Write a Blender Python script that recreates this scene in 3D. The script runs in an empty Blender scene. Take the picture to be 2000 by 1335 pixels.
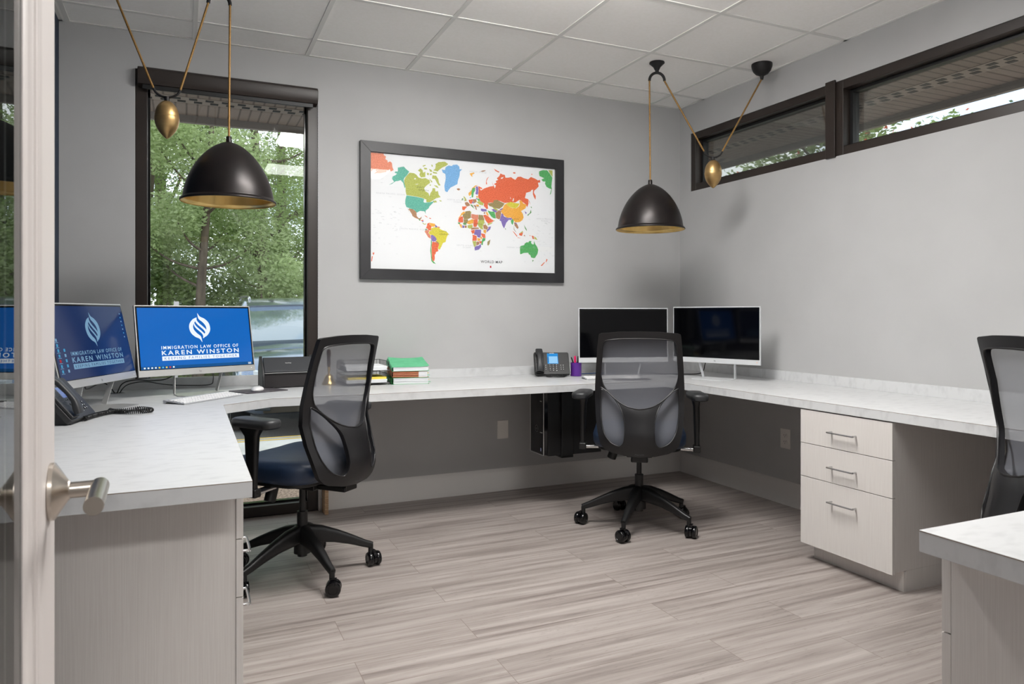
import bpy, bmesh, math, random
from mathutils import Vector, Matrix
from mathutils.geometry import delaunay_2d_cdt
random.seed(7)
R = math.radians
scene = bpy.context.scene
col = scene.collection

# ---------------------------------------------------------------- camera
cam_d = bpy.data.cameras.new('camera'); cam = bpy.data.objects.new('camera', cam_d); col.objects.link(cam)
cam.location = (-3.4159, -4.4563, 1.192); cam.rotation_euler = (R(90), 0, R(-24.34))
cam_d.sensor_fit = 'HORIZONTAL'; cam_d.sensor_width = 36; cam_d.lens = 36 * 1406 / 2000
cam_d.shift_y = -55.5 / 2000; cam_d.clip_start = .02; cam_d.clip_end = 200
cam_d.dof.use_dof = True; cam_d.dof.focus_distance = 3.9; cam_d.dof.aperture_fstop = 10
scene.camera = cam
# ---------------------------------------------------------------- exposure
vs = scene.view_settings
vs.view_transform = 'Standard'; vs.look = 'None'; vs.gamma = 1; vs.use_curve_mapping = False; vs.exposure = 0.0
# ---------------------------------------------------------------- sky
LAMP = 55.0; HALL_FILL = 42.0; SKY = 2.5
w = bpy.data.worlds.new('sky'); scene.world = w; w.use_nodes = True
nt = w.node_tree; nt.nodes.clear()
def N(nt, t, **k):
    n = nt.nodes.new(t)
    for a, b in k.items():
        if hasattr(n, a): setattr(n, a, b)
        else: n.inputs[a].default_value = b
    return n
tc = N(nt, 'ShaderNodeTexCoord'); nz = N(nt, 'ShaderNodeTexNoise'); nz.inputs['Scale'].default_value = 3.5; nz.inputs['Detail'].default_value = 6
rp = N(nt, 'ShaderNodeValToRGB'); rp.color_ramp.elements[0].position = .36; rp.color_ramp.elements[0].color = (.60, .74, .92, 1)
rp.color_ramp.elements[1].position = .50; rp.color_ramp.elements[1].color = (1, 1, 1, 1)
bg = N(nt, 'ShaderNodeBackground'); bg.inputs['Strength'].default_value = SKY; ow = N(nt, 'ShaderNodeOutputWorld')
L = nt.links.new
L(tc.outputs['Generated'], nz.inputs['Vector']); L(nz.outputs['Fac'], rp.inputs['Fac']); L(rp.outputs['Color'], bg.inputs['Color']); L(bg.outputs[0], ow.inputs[0])
sd = bpy.data.lights.new('sun', 'SUN'); sd.energy = 1.3; sd.angle = R(8); sd.color = (1, .97, .9)
sun = bpy.data.objects.new('sun', sd); sun.rotation_euler = (R(48), 0, R(-165)); col.objects.link(sun)

# ---------------------------------------------------------------- materials
def lin(c):
    return tuple(((v / 255) / 12.92 if v / 255 <= .04045 else ((v / 255 + .055) / 1.055) ** 2.4) for v in c) + (1,)
def mat(name, c, rough=.5, metal=0, **k):
    m = bpy.data.materials.new(name); m.use_nodes = True; b = m.node_tree.nodes['Principled BSDF']
    b.inputs['Base Color'].default_value = lin(c); b.inputs['Roughness'].default_value = rough; b.inputs['Metallic'].default_value = metal
    for a, v in k.items():
        if a == 'emit': b.inputs['Emission Color'].default_value = lin(v[0]); b.inputs['Emission Strength'].default_value = v[1]
        if a == 'spec': b.inputs['Specular IOR Level'].default_value = v
        if a == 'coat': b.inputs['Coat Weight'].default_value = v; b.inputs['Coat Roughness'].default_value = .08
    return m
def noisy(name, c1, c2, scale=(5, 5, 5), rough=.5, metal=0, detail=4, lo=.35, hi=.65, bump=0, bscale=None, spec=None):
    m = mat(name, c1, rough, metal); t = m.node_tree; b = t.nodes['Principled BSDF']; l = t.links.new
    co = t.nodes.new('ShaderNodeTexCoord'); mp = t.nodes.new('ShaderNodeMapping'); mp.inputs['Scale'].default_value = scale
    n = t.nodes.new('ShaderNodeTexNoise'); n.inputs['Scale'].default_value = 1; n.inputs['Detail'].default_value = detail
    r = t.nodes.new('ShaderNodeValToRGB'); r.color_ramp.elements[0].position = lo; r.color_ramp.elements[1].position = hi
    r.color_ramp.elements[0].color = lin(c1); r.color_ramp.elements[1].color = lin(c2)
    l(co.outputs['Object'], mp.inputs[0]); l(mp.outputs[0], n.inputs['Vector']); l(n.outputs['Fac'], r.inputs[0]); l(r.outputs[0], b.inputs['Base Color'])
    if bump:
        bp = t.nodes.new('ShaderNodeBump'); bp.inputs['Strength'].default_value = bump; bp.inputs['Distance'].default_value = .002
        if bscale:
            n2 = t.nodes.new('ShaderNodeTexNoise'); n2.inputs['Scale'].default_value = bscale; l(co.outputs['Object'], n2.inputs['Vector']); l(n2.outputs['Fac'], bp.inputs['Height'])
        else: l(n.outputs['Fac'], bp.inputs['Height'])
        l(bp.outputs[0], b.inputs['Normal'])
    if spec is not None: b.inputs['Specular IOR Level'].default_value = spec
    return m
def glassy(name, tint=(255, 255, 255), ior=1.5, rough=0.0, boost=1.0):
    m = bpy.data.materials.new(name); m.use_nodes = True; t = m.node_tree; t.nodes.clear(); l = t.links.new
    o = t.nodes.new('ShaderNodeOutputMaterial'); mx = t.nodes.new('ShaderNodeMixShader'); tr = t.nodes.new('ShaderNodeBsdfTransparent')
    g = t.nodes.new('ShaderNodeBsdfGlossy'); g.inputs['Roughness'].default_value = rough; tr.inputs[0].default_value = lin(tint)
    f = t.nodes.new('ShaderNodeFresnel'); f.inputs[0].default_value = ior
    ma = t.nodes.new('ShaderNodeMath'); ma.operation = 'MULTIPLY'; ma.inputs[1].default_value = boost; ma.use_clamp = True
    l(f.outputs[0], ma.inputs[0]); l(ma.outputs[0], mx.inputs[0]); l(tr.outputs[0], mx.inputs[1]); l(g.outputs[0], mx.inputs[2]); l(mx.outputs[0], o.inputs[0])
    return m
def emis(name, c, s=1.0, gloss=False):
    m = mat(name, c, .12 if gloss else .5); b = m.node_tree.nodes['Principled BSDF']
    b.inputs['Base Color'].default_value = (.004, .004, .005, 1)
    b.inputs['Emission Color'].default_value = lin(c); b.inputs['Emission Strength'].default_value = s
    if not gloss: b.inputs['Specular IOR Level'].default_value = 0.1
    return m
M = {}
M['wall'] = noisy('wall_paint', (182, 182, 182), (186, 186, 186), (3, 3, 3), .75, bump=.12, bscale=350)
M['navy'] = mat('navy_paint', (38, 52, 72), .7)
M['ceil'] = noisy('ceiling_tile', (247, 245, 241), (250, 248, 245), (60, 60, 60), .9, bump=.25, bscale=400)
M['grid'] = mat('grid_metal', (225, 224, 220), .5)
M['base'] = mat('baseboard_paint', (226, 223, 220), .4)
M['desk'] = noisy('marble_laminate', (210, 211, 212), (186, 187, 188), (14, 30, 14), .36, detail=8, lo=.5, hi=.85)
M['cab'] = noisy('linen_laminate', (213, 208, 204), (220, 216, 212), (420, 420, 6), .5, detail=2)
M['cabin'] = mat('cabinet_edge', (196, 190, 184), .5)
M['chrome'] = mat('brushed_chrome', (200, 200, 200), .25, 1)
M['nickel'] = mat('satin_nickel', (196, 188, 178), .28, 1)
M['bframe'] = noisy('bronze_frame', (40, 32, 28), (46, 37, 32), (4, 4, 4), .38)
M['black'] = mat('black_plastic', (18, 18, 19), .42)
M['blacksoft'] = mat('soft_black', (36, 36, 38), .5)
M['blackg'] = mat('gloss_black', (8, 8, 10), .12)
M['framebk'] = noisy('map_frame_black', (34, 34, 37), (44, 44, 47), (6, 6, 6), .42)
M['paper'] = mat('paper', (238, 240, 242), .7)
M['silver'] = mat('monitor_silver', (205, 205, 203), .32, .6)
M['silverw'] = mat('monitor_pale', (222, 224, 226), .4, .2)
M['white'] = mat('white_plastic', (236, 236, 236), .35)
M['key'] = mat('key_white', (246, 246, 246), .4)
M['brass'] = noisy('aged_brass', (178, 146, 98), (196, 164, 112), (9, 9, 30), .4, .9)
M['brassin'] = noisy('bright_brass', (226, 190, 116), (244, 212, 140), (12, 12, 3), .3, .85)
M['rope'] = noisy('brass_cord', (156, 120, 66), (120, 88, 44), (200, 200, 400), .5, .4)
M['bronze'] = noisy('dark_bronze', (30, 26, 26), (38, 33, 32), (14, 14, 14), .36, .5)
M['blkmetal'] = mat('black_metal', (28, 27, 28), .5, .3)
M['seat'] = noisy('navy_vinyl', (26, 42, 66), (30, 47, 72), (40, 40, 40), .42)
M['pad'] = mat('arm_pad_rubber', (42, 43, 45), .45)
M['chairpl'] = mat('chair_plastic', (21, 20, 22), .42)
M['green'] = noisy('green_card', (96, 190, 140), (108, 200, 150), (20, 20, 20), .75)
M['greend'] = noisy('deep_green_card', (34, 150, 70), (40, 164, 80), (20, 20, 20), .7)
M['kraft'] = noisy('kraft_card', (176, 112, 80), (190, 126, 92), (20, 20, 60), .75)
M['yellow'] = mat('yellow_paper', (246, 222, 90), .7)
M['ply'] = noisy('plywood', (206, 176, 140), (170, 130, 96), (20, 20, 260), .6)
M['purple'] = mat('purple_plastic', (98, 44, 150), .35)
M['pink'] = mat('pink_plastic', (240, 40, 110), .35)
M['bluecable'] = mat('blue_cable', (30, 90, 170), .45)
M['wood'] = mat('dark_handle_wood', (62, 42, 32), .4)
M['outlet'] = mat('outlet_plate', (236, 232, 226), .45)
M['doorw'] = mat('door_white', (208, 201, 198), .45)
M['glass'] = glassy('window_glass', (236, 240, 240), 1.5, 0, .75)
M['dglass'] = glassy('door_glass', (190, 200, 200), 1.5, 0, .85)
M['mglass'] = glassy('map_glass', (255, 255, 255), 1.45, 0, .55)
def mesh_fabric():
    m = bpy.data.materials.new('mesh_fabric'); m.use_nodes = True; t = m.node_tree; t.nodes.clear(); l = t.links.new
    o = t.nodes.new('ShaderNodeOutputMaterial'); mx = t.nodes.new('ShaderNodeMixShader'); tr = t.nodes.new('ShaderNodeBsdfTransparent')
    d = t.nodes.new('ShaderNodeBsdfDiffuse'); d.inputs[0].default_value = lin((112, 114, 121))
    s = t.nodes.new('ShaderNodeBsdfGlossy'); s.inputs[0].default_value = lin((130, 131, 137)); s.inputs[1].default_value = .45
    m2 = t.nodes.new('ShaderNodeMixShader'); m2.inputs[0].default_value = .18
    mx.inputs[0].default_value = .7
    l(d.outputs[0], m2.inputs[1]); l(s.outputs[0], m2.inputs[2]); l(tr.outputs[0], mx.inputs[1]); l(m2.outputs[0], mx.inputs[2]); l(mx.outputs[0], o.inputs[0])
    return m
M['mesh'] = mesh_fabric()
def floor_mat():
    m = mat('vinyl_plank', (165, 152, 143), .42); t = m.node_tree; b = t.nodes['Principled BSDF']; l = t.links.new
    co = t.nodes.new('ShaderNodeTexCoord')
    br = t.nodes.new('ShaderNodeTexBrick'); br.offset = .37; br.offset_frequency = 2
    for a, v in (('Scale', 1), ('Brick Width', 1.22), ('Row Height', .181), ('Mortar Size', .0012), ('Mortar Smooth', .2), ('Bias', 0)): br.inputs[a].default_value = v
    br.inputs['Color1'].default_value = (.30, .30, .30, 1); br.inputs['Color2'].default_value = (.72, .72, .72, 1); br.inputs['Mortar'].default_value = (.4, .4, .4, 1)
    l(co.outputs['Object'], br.inputs['Vector'])
    # grain, shifted per plank
    mp = t.nodes.new('ShaderNodeMapping'); mp.inputs['Scale'].default_value = (1.1, 26, 1)
    ad = t.nodes.new('ShaderNodeVectorMath'); ad.operation = 'MULTIPLY_ADD'; ad.inputs[1].default_value = (9, 3, 0)
    l(br.outputs['Color'], ad.inputs[0]); l(co.outputs['Object'], ad.inputs[2]); l(ad.outputs[0], mp.inputs[0])
    n = t.nodes.new('ShaderNodeTexNoise'); n.inputs['Scale'].default_value = 1; n.inputs['Detail'].default_value = 9; n.inputs['Roughness'].default_value = .62; n.inputs['Distortion'].default_value = .35
    l(mp.outputs[0], n.inputs['Vector'])
    r = t.nodes.new('ShaderNodeValToRGB'); e = r.color_ramp.elements
    e[0].position = .28; e[0].color = lin((114, 104, 100)); e[1].position = .66; e[1].color = lin((172, 164, 159)); x = e.new(.47); x.color = lin((151, 142, 137))
    l(n.outputs['Fac'], r.inputs[0])
    # sparse dark cracks
    mp2 = t.nodes.new('ShaderNodeMapping'); mp2.inputs['Scale'].default_value = (.9, 15, 1); l(ad.outputs[0], mp2.inputs[0])
    n2 = t.nodes.new('ShaderNodeTexNoise'); n2.inputs['Scale'].default_value = 1.7; n2.inputs['Detail'].default_value = 5; l(mp2.outputs[0], n2.inputs['Vector'])
    r2 = t.nodes.new('ShaderNodeValToRGB'); e = r2.color_ramp.elements; e[0].position = .495; e[0].color = (1, 1, 1, 1); e[1].position = .505; e[1].color = (1, 1, 1, 1); x = e.new(.5); x.color = (.62, .6, .58, 1)
    l(n2.outputs['Fac'], r2.inputs[0])
    mx = t.nodes.new('ShaderNodeMix'); mx.data_type = 'RGBA'; mx.blend_type = 'MULTIPLY'; mx.inputs[0].default_value = .8
    l(r.outputs[0], mx.inputs[6]); l(r2.outputs[0], mx.inputs[7])
    mx2 = t.nodes.new('ShaderNodeMix'); mx2.data_type = 'RGBA'; mx2.blend_type = 'OVERLAY'; mx2.inputs[0].default_value = .13
    l(mx.outputs[2], mx2.inputs[6]); l(br.outputs['Color'], mx2.inputs[7])
    mx3 = t.nodes.new('ShaderNodeMix'); mx3.data_type = 'RGBA'; l(br.outputs['Fac'], mx3.inputs[0]); l(mx2.outputs[2], mx3.inputs[6]); mx3.inputs[7].default_value = lin((120, 108, 100))
    l(mx3.outputs[2], b.inputs['Base Color'])
    bp = t.nodes.new('ShaderNodeBump'); bp.inputs['Strength'].default_value = .15; bp.inputs['Distance'].default_value = .002; l(n.outputs['Fac'], bp.inputs['Height']); l(bp.outputs[0], b.inputs['Normal'])
    return m
M['floor'] = floor_mat()

# ---------------------------------------------------------------- mesh helpers
class MB:
    def __init__(s): s.v = []; s.f = []; s.m = []
    def add(s, vs, fs, mi=0, mx=None):
        o = len(s.v)
        s.v += [tuple(mx @ Vector(p)) if mx else tuple(p) for p in vs]
        s.f += [tuple(i + o for i in f) for f in fs]; s.m += [mi] * len(fs); return s
    def box(s, x0, x1, y0, y1, z0, z1, mi=0, mx=None):
        return s.add([(x0, y0, z0), (x1, y0, z0), (x1, y1, z0), (x0, y1, z0), (x0, y0, z1), (x1, y0, z1), (x1, y1, z1), (x0, y1, z1)],
                     [(0, 3, 2, 1), (4, 5, 6, 7), (0, 1, 5, 4), (1, 2, 6, 5), (2, 3, 7, 6), (3, 0, 4, 7)], mi, mx)
    def prism(s, poly, z0, z1, mi=0, mx=None):
        n = len(poly)
        return s.add([(x, y, z0) for x, y in poly] + [(x, y, z1) for x, y in poly],
                     [tuple(range(n))[::-1], tuple(range(n, 2 * n))] + [(i, (i + 1) % n, n + (i + 1) % n, n + i) for i in range(n)], mi, mx)
    def lathe(s, prof, n=32, mi=0, mx=None):
        vs = []; fs = []
        for r, z in prof:
            for k in range(n):
                a = 2 * math.pi * k / n; vs.append((r * math.cos(a), r * math.sin(a), z))
        for j in range(len(prof) - 1):
            for k in range(n):
                a = j * n + k; b = j * n + (k + 1) % n; fs.append((a, b, b + n, a + n))
        return s.add(vs, fs, mi, mx)
    def cyl(s, r, z0, z1, n=24, mi=0, mx=None, r2=None):
        r2 = r if r2 is None else r2
        return s.lathe([(1e-5, z0), (r, z0), (r2, z1), (1e-5, z1)], n, mi, mx)
    def sweep(s, pts, secs, mi=0, mx=None, cap=True, up=(0, 0, 1)):
        # pts list of 3d, secs: list of 2d section lists (one each) or a single
        pts = [Vector(p) for p in pts]; n = len(pts); vs = []; fs = []
        if not isinstance(secs[0][0], (list, tuple)): secs = [secs] * n
        k = len(secs[0]); prev = None
        for i, p in enumerate(pts):
            t = (pts[min(i + 1, n - 1)] - pts[max(i - 1, 0)]).normalized()
            if prev is None:
                u = Vector(up)
                if abs(t.dot(u)) > .95: u = Vector((1, 0, 0))
                side = t.cross(u).normalized()
            else:
                side = (prev - t * prev.dot(t)).normalized()
            prev = side; nn = side.cross(t)
            for a, b in secs[i]: vs.append(p + side * a + nn * b)
        for i in range(n - 1):
            for j in range(k):
                a = i * k + j; b = i * k + (j + 1) % k; fs.append((a, b, b + k, a + k))
        if cap: fs += [tuple(range(k))[::-1], tuple(range((n - 1) * k, n * k))]
        return s.add(vs, fs, mi, mx)
    def tube(s, pts, r, n=8, mi=0, mx=None):
        return s.sweep(pts, [(r * math.cos(2 * math.pi * k / n), r * math.sin(2 * math.pi * k / n)) for k in range(n)], mi, mx)
    def build(s, name, mats, parent=None, smooth=None, bev=0, seg=2, recalc=True):
        me = bpy.data.meshes.new(name); me.from_pydata(s.v, [], s.f)
        if not isinstance(mats, (list, tuple)): mats = [mats]
        for m in mats: me.materials.append(m)
        me.polygons.foreach_set('material_index', s.m)
        if recalc:
            b = bmesh.new(); b.from_mesh(me); bmesh.ops.recalc_face_normals(b, faces=b.faces); b.to_mesh(me); b.free()
        if smooth is not None:
            me.polygons.foreach_set('use_smooth', [True] * len(me.polygons)); me.set_sharp_from_angle(angle=R(smooth))
        o = bpy.data.objects.new(name, me); col.objects.link(o)
        if parent is not None: o.parent = parent
        if bev:
            md = o.modifiers.new('bevel', 'BEVEL'); md.width = bev; md.segments = seg; md.limit_method = 'ANGLE'; md.angle_limit = R(40)
            if smooth is None: me.polygons.foreach_set('use_smooth', [True] * len(me.polygons)); md.harden_normals = True
        return o
def rrect(w, h, r, n=5):
    out = []
    for cx, cy, a0 in ((w / 2 - r, h / 2 - r, 0), (-w / 2 + r, h / 2 - r, 90), (-w / 2 + r, -h / 2 + r, 180), (w / 2 - r, -h / 2 + r, 270)):
        for k in range(n + 1):
            a = R(a0 + 90 * k / n); out.append((cx + r * math.cos(a), cy + r * math.sin(a)))
    return out
def spline(P, n=8, closed=False):
    P = [Vector(p) for p in P]; out = []; m = len(P)
    for i in range(m if closed else m - 1):
        g = (lambda j: P[j % m]) if closed else (lambda j: P[max(0, min(m - 1, j))])
        p0, p1, p2, p3 = g(i - 1), g(i), g(i + 1), g(i + 2)
        for k in range(n):
            t = k / n; out.append(.5 * ((2 * p1) + (p2 - p0) * t + (2 * p0 - 5 * p1 + 4 * p2 - p3) * t * t + (3 * p1 - p0 - 3 * p2 + p3) * t ** 3))
    if not closed: out.append(P[-1])
    return out
def T(x=0, y=0, z=0, rx=0, ry=0, rz=0):
    return Matrix.Translation((x, y, z)) @ Matrix.Rotation(rz, 4, 'Z') @ Matrix.Rotation(ry, 4, 'Y') @ Matrix.Rotation(rx, 4, 'X')
def tag(o, label, cat, group=None):
    o['label'] = label; o['category'] = cat
    if group: o['group'] = group
    return o
def thing(name, label, cat, loc=(0, 0, 0), rz=0, group=None):
    o = bpy.data.objects.new(name, None); col.objects.link(o); o.location = loc; o.rotation_euler = (0, 0, rz); o.empty_display_size = .1
    return tag(o, label, cat, group)
def struct(o): o['kind'] = 'structure'; return o
def copy_tree(o, parent=None):
    c = o.copy(); col.objects.link(c); c.parent = parent
    for ch in list(o.children): copy_tree(ch, c)
    return c
def interp(tab, x):
    if x <= tab[0][0]: return tab[0][1]
    for (a, b), (c, d) in zip(tab, tab[1:]):
        if x <= c: return b + (d - b) * (x - a) / (c - a)
    return tab[-1][1]
def text_geo(s, size, bold=0.0, space=1.0, align='CENTER'):
    cu = bpy.data.curves.new('t', 'FONT'); cu.body = s; cu.size = size; cu.offset = bold; cu.space_character = space; cu.align_x = align; cu.resolution_u = 3
    ob = bpy.data.objects.new('t', cu); me = bpy.data.meshes.new_from_object(ob)
    vs = [tuple(v.co) for v in me.vertices]; fs = [tuple(p.vertices) for p in me.polygons]
    bpy.data.objects.remove(ob); bpy.data.meshes.remove(me); bpy.data.curves.remove(cu)
    return vs, fs
def text_to(mb, s, size, mx, mi=0, bold=0.0, space=1.0, width=None, align='CENTER'):
    vs, fs = text_geo(s, size, bold, space, align)
    if width and vs:
        xs = [v[0] for v in vs]; c = (max(xs) + min(xs)) / 2; k = width / (max(xs) - min(xs)); vs = [((v[0] - c) * k, v[1], v[2]) for v in vs]
    mb.add(vs, fs, mi, mx)
def inside(p, poly):
    x, y = p; c = False; j = len(poly) - 1
    for i in range(len(poly)):
        xi, yi = poly[i]; xj, yj = poly[j]
        if (yi > y) != (yj > y) and x < (xj - xi) * (y - yi) / (yj - yi) + xi: c = not c
        j = i
    return c
def sheet(outer, holes, fa, fb, step=.02):
    """plate with holes in (u,v); fa / fb map (u,v) to the two faces"""
    vs = []; es = []
    for lp in [outer] + holes:
        o = len(vs); vs += [Vector(p) for p in lp]; es += [(o + i, o + (i + 1) % len(lp)) for i in range(len(lp))]
    us = [p[0] for p in outer]; zs = [p[1] for p in outer]
    u = min(us) + step / 2
    while u < max(us):
        v = min(zs) + step / 2
        while v < max(zs):
            if inside((u, v), outer) and not any(inside((u, v), h) for h in holes): vs.append(Vector((u, v)))
            v += step
        u += step
    rv, re, rf, _, _, _ = delaunay_2d_cdt(vs, es, [], 0, 1e-5)
    fs = []
    for f in rf:
        c = sum((rv[i] for i in f), Vector((0, 0))) / len(f)
        if inside(c, outer) and not any(inside(c, h) for h in holes): fs.append(tuple(f))
    cnt = {}
    for f in fs:
        for i in range(len(f)):
            a, b = f[i], f[(i + 1) % len(f)]; k = (min(a, b), max(a, b)); cnt.setdefault(k, []).append((a, b))
    n = len(rv); V = [fa(p[0], p[1]) for p in rv]; F = list(fs)
    if fb:
        V += [fb(p[0], p[1]) for p in rv]; F += [tuple(i + n for i in f[::-1]) for f in fs]
        F += [(b, a, a + n, b + n) for k, l in cnt.items() if len(l) == 1 for a, b in l]
    return V, F

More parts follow.
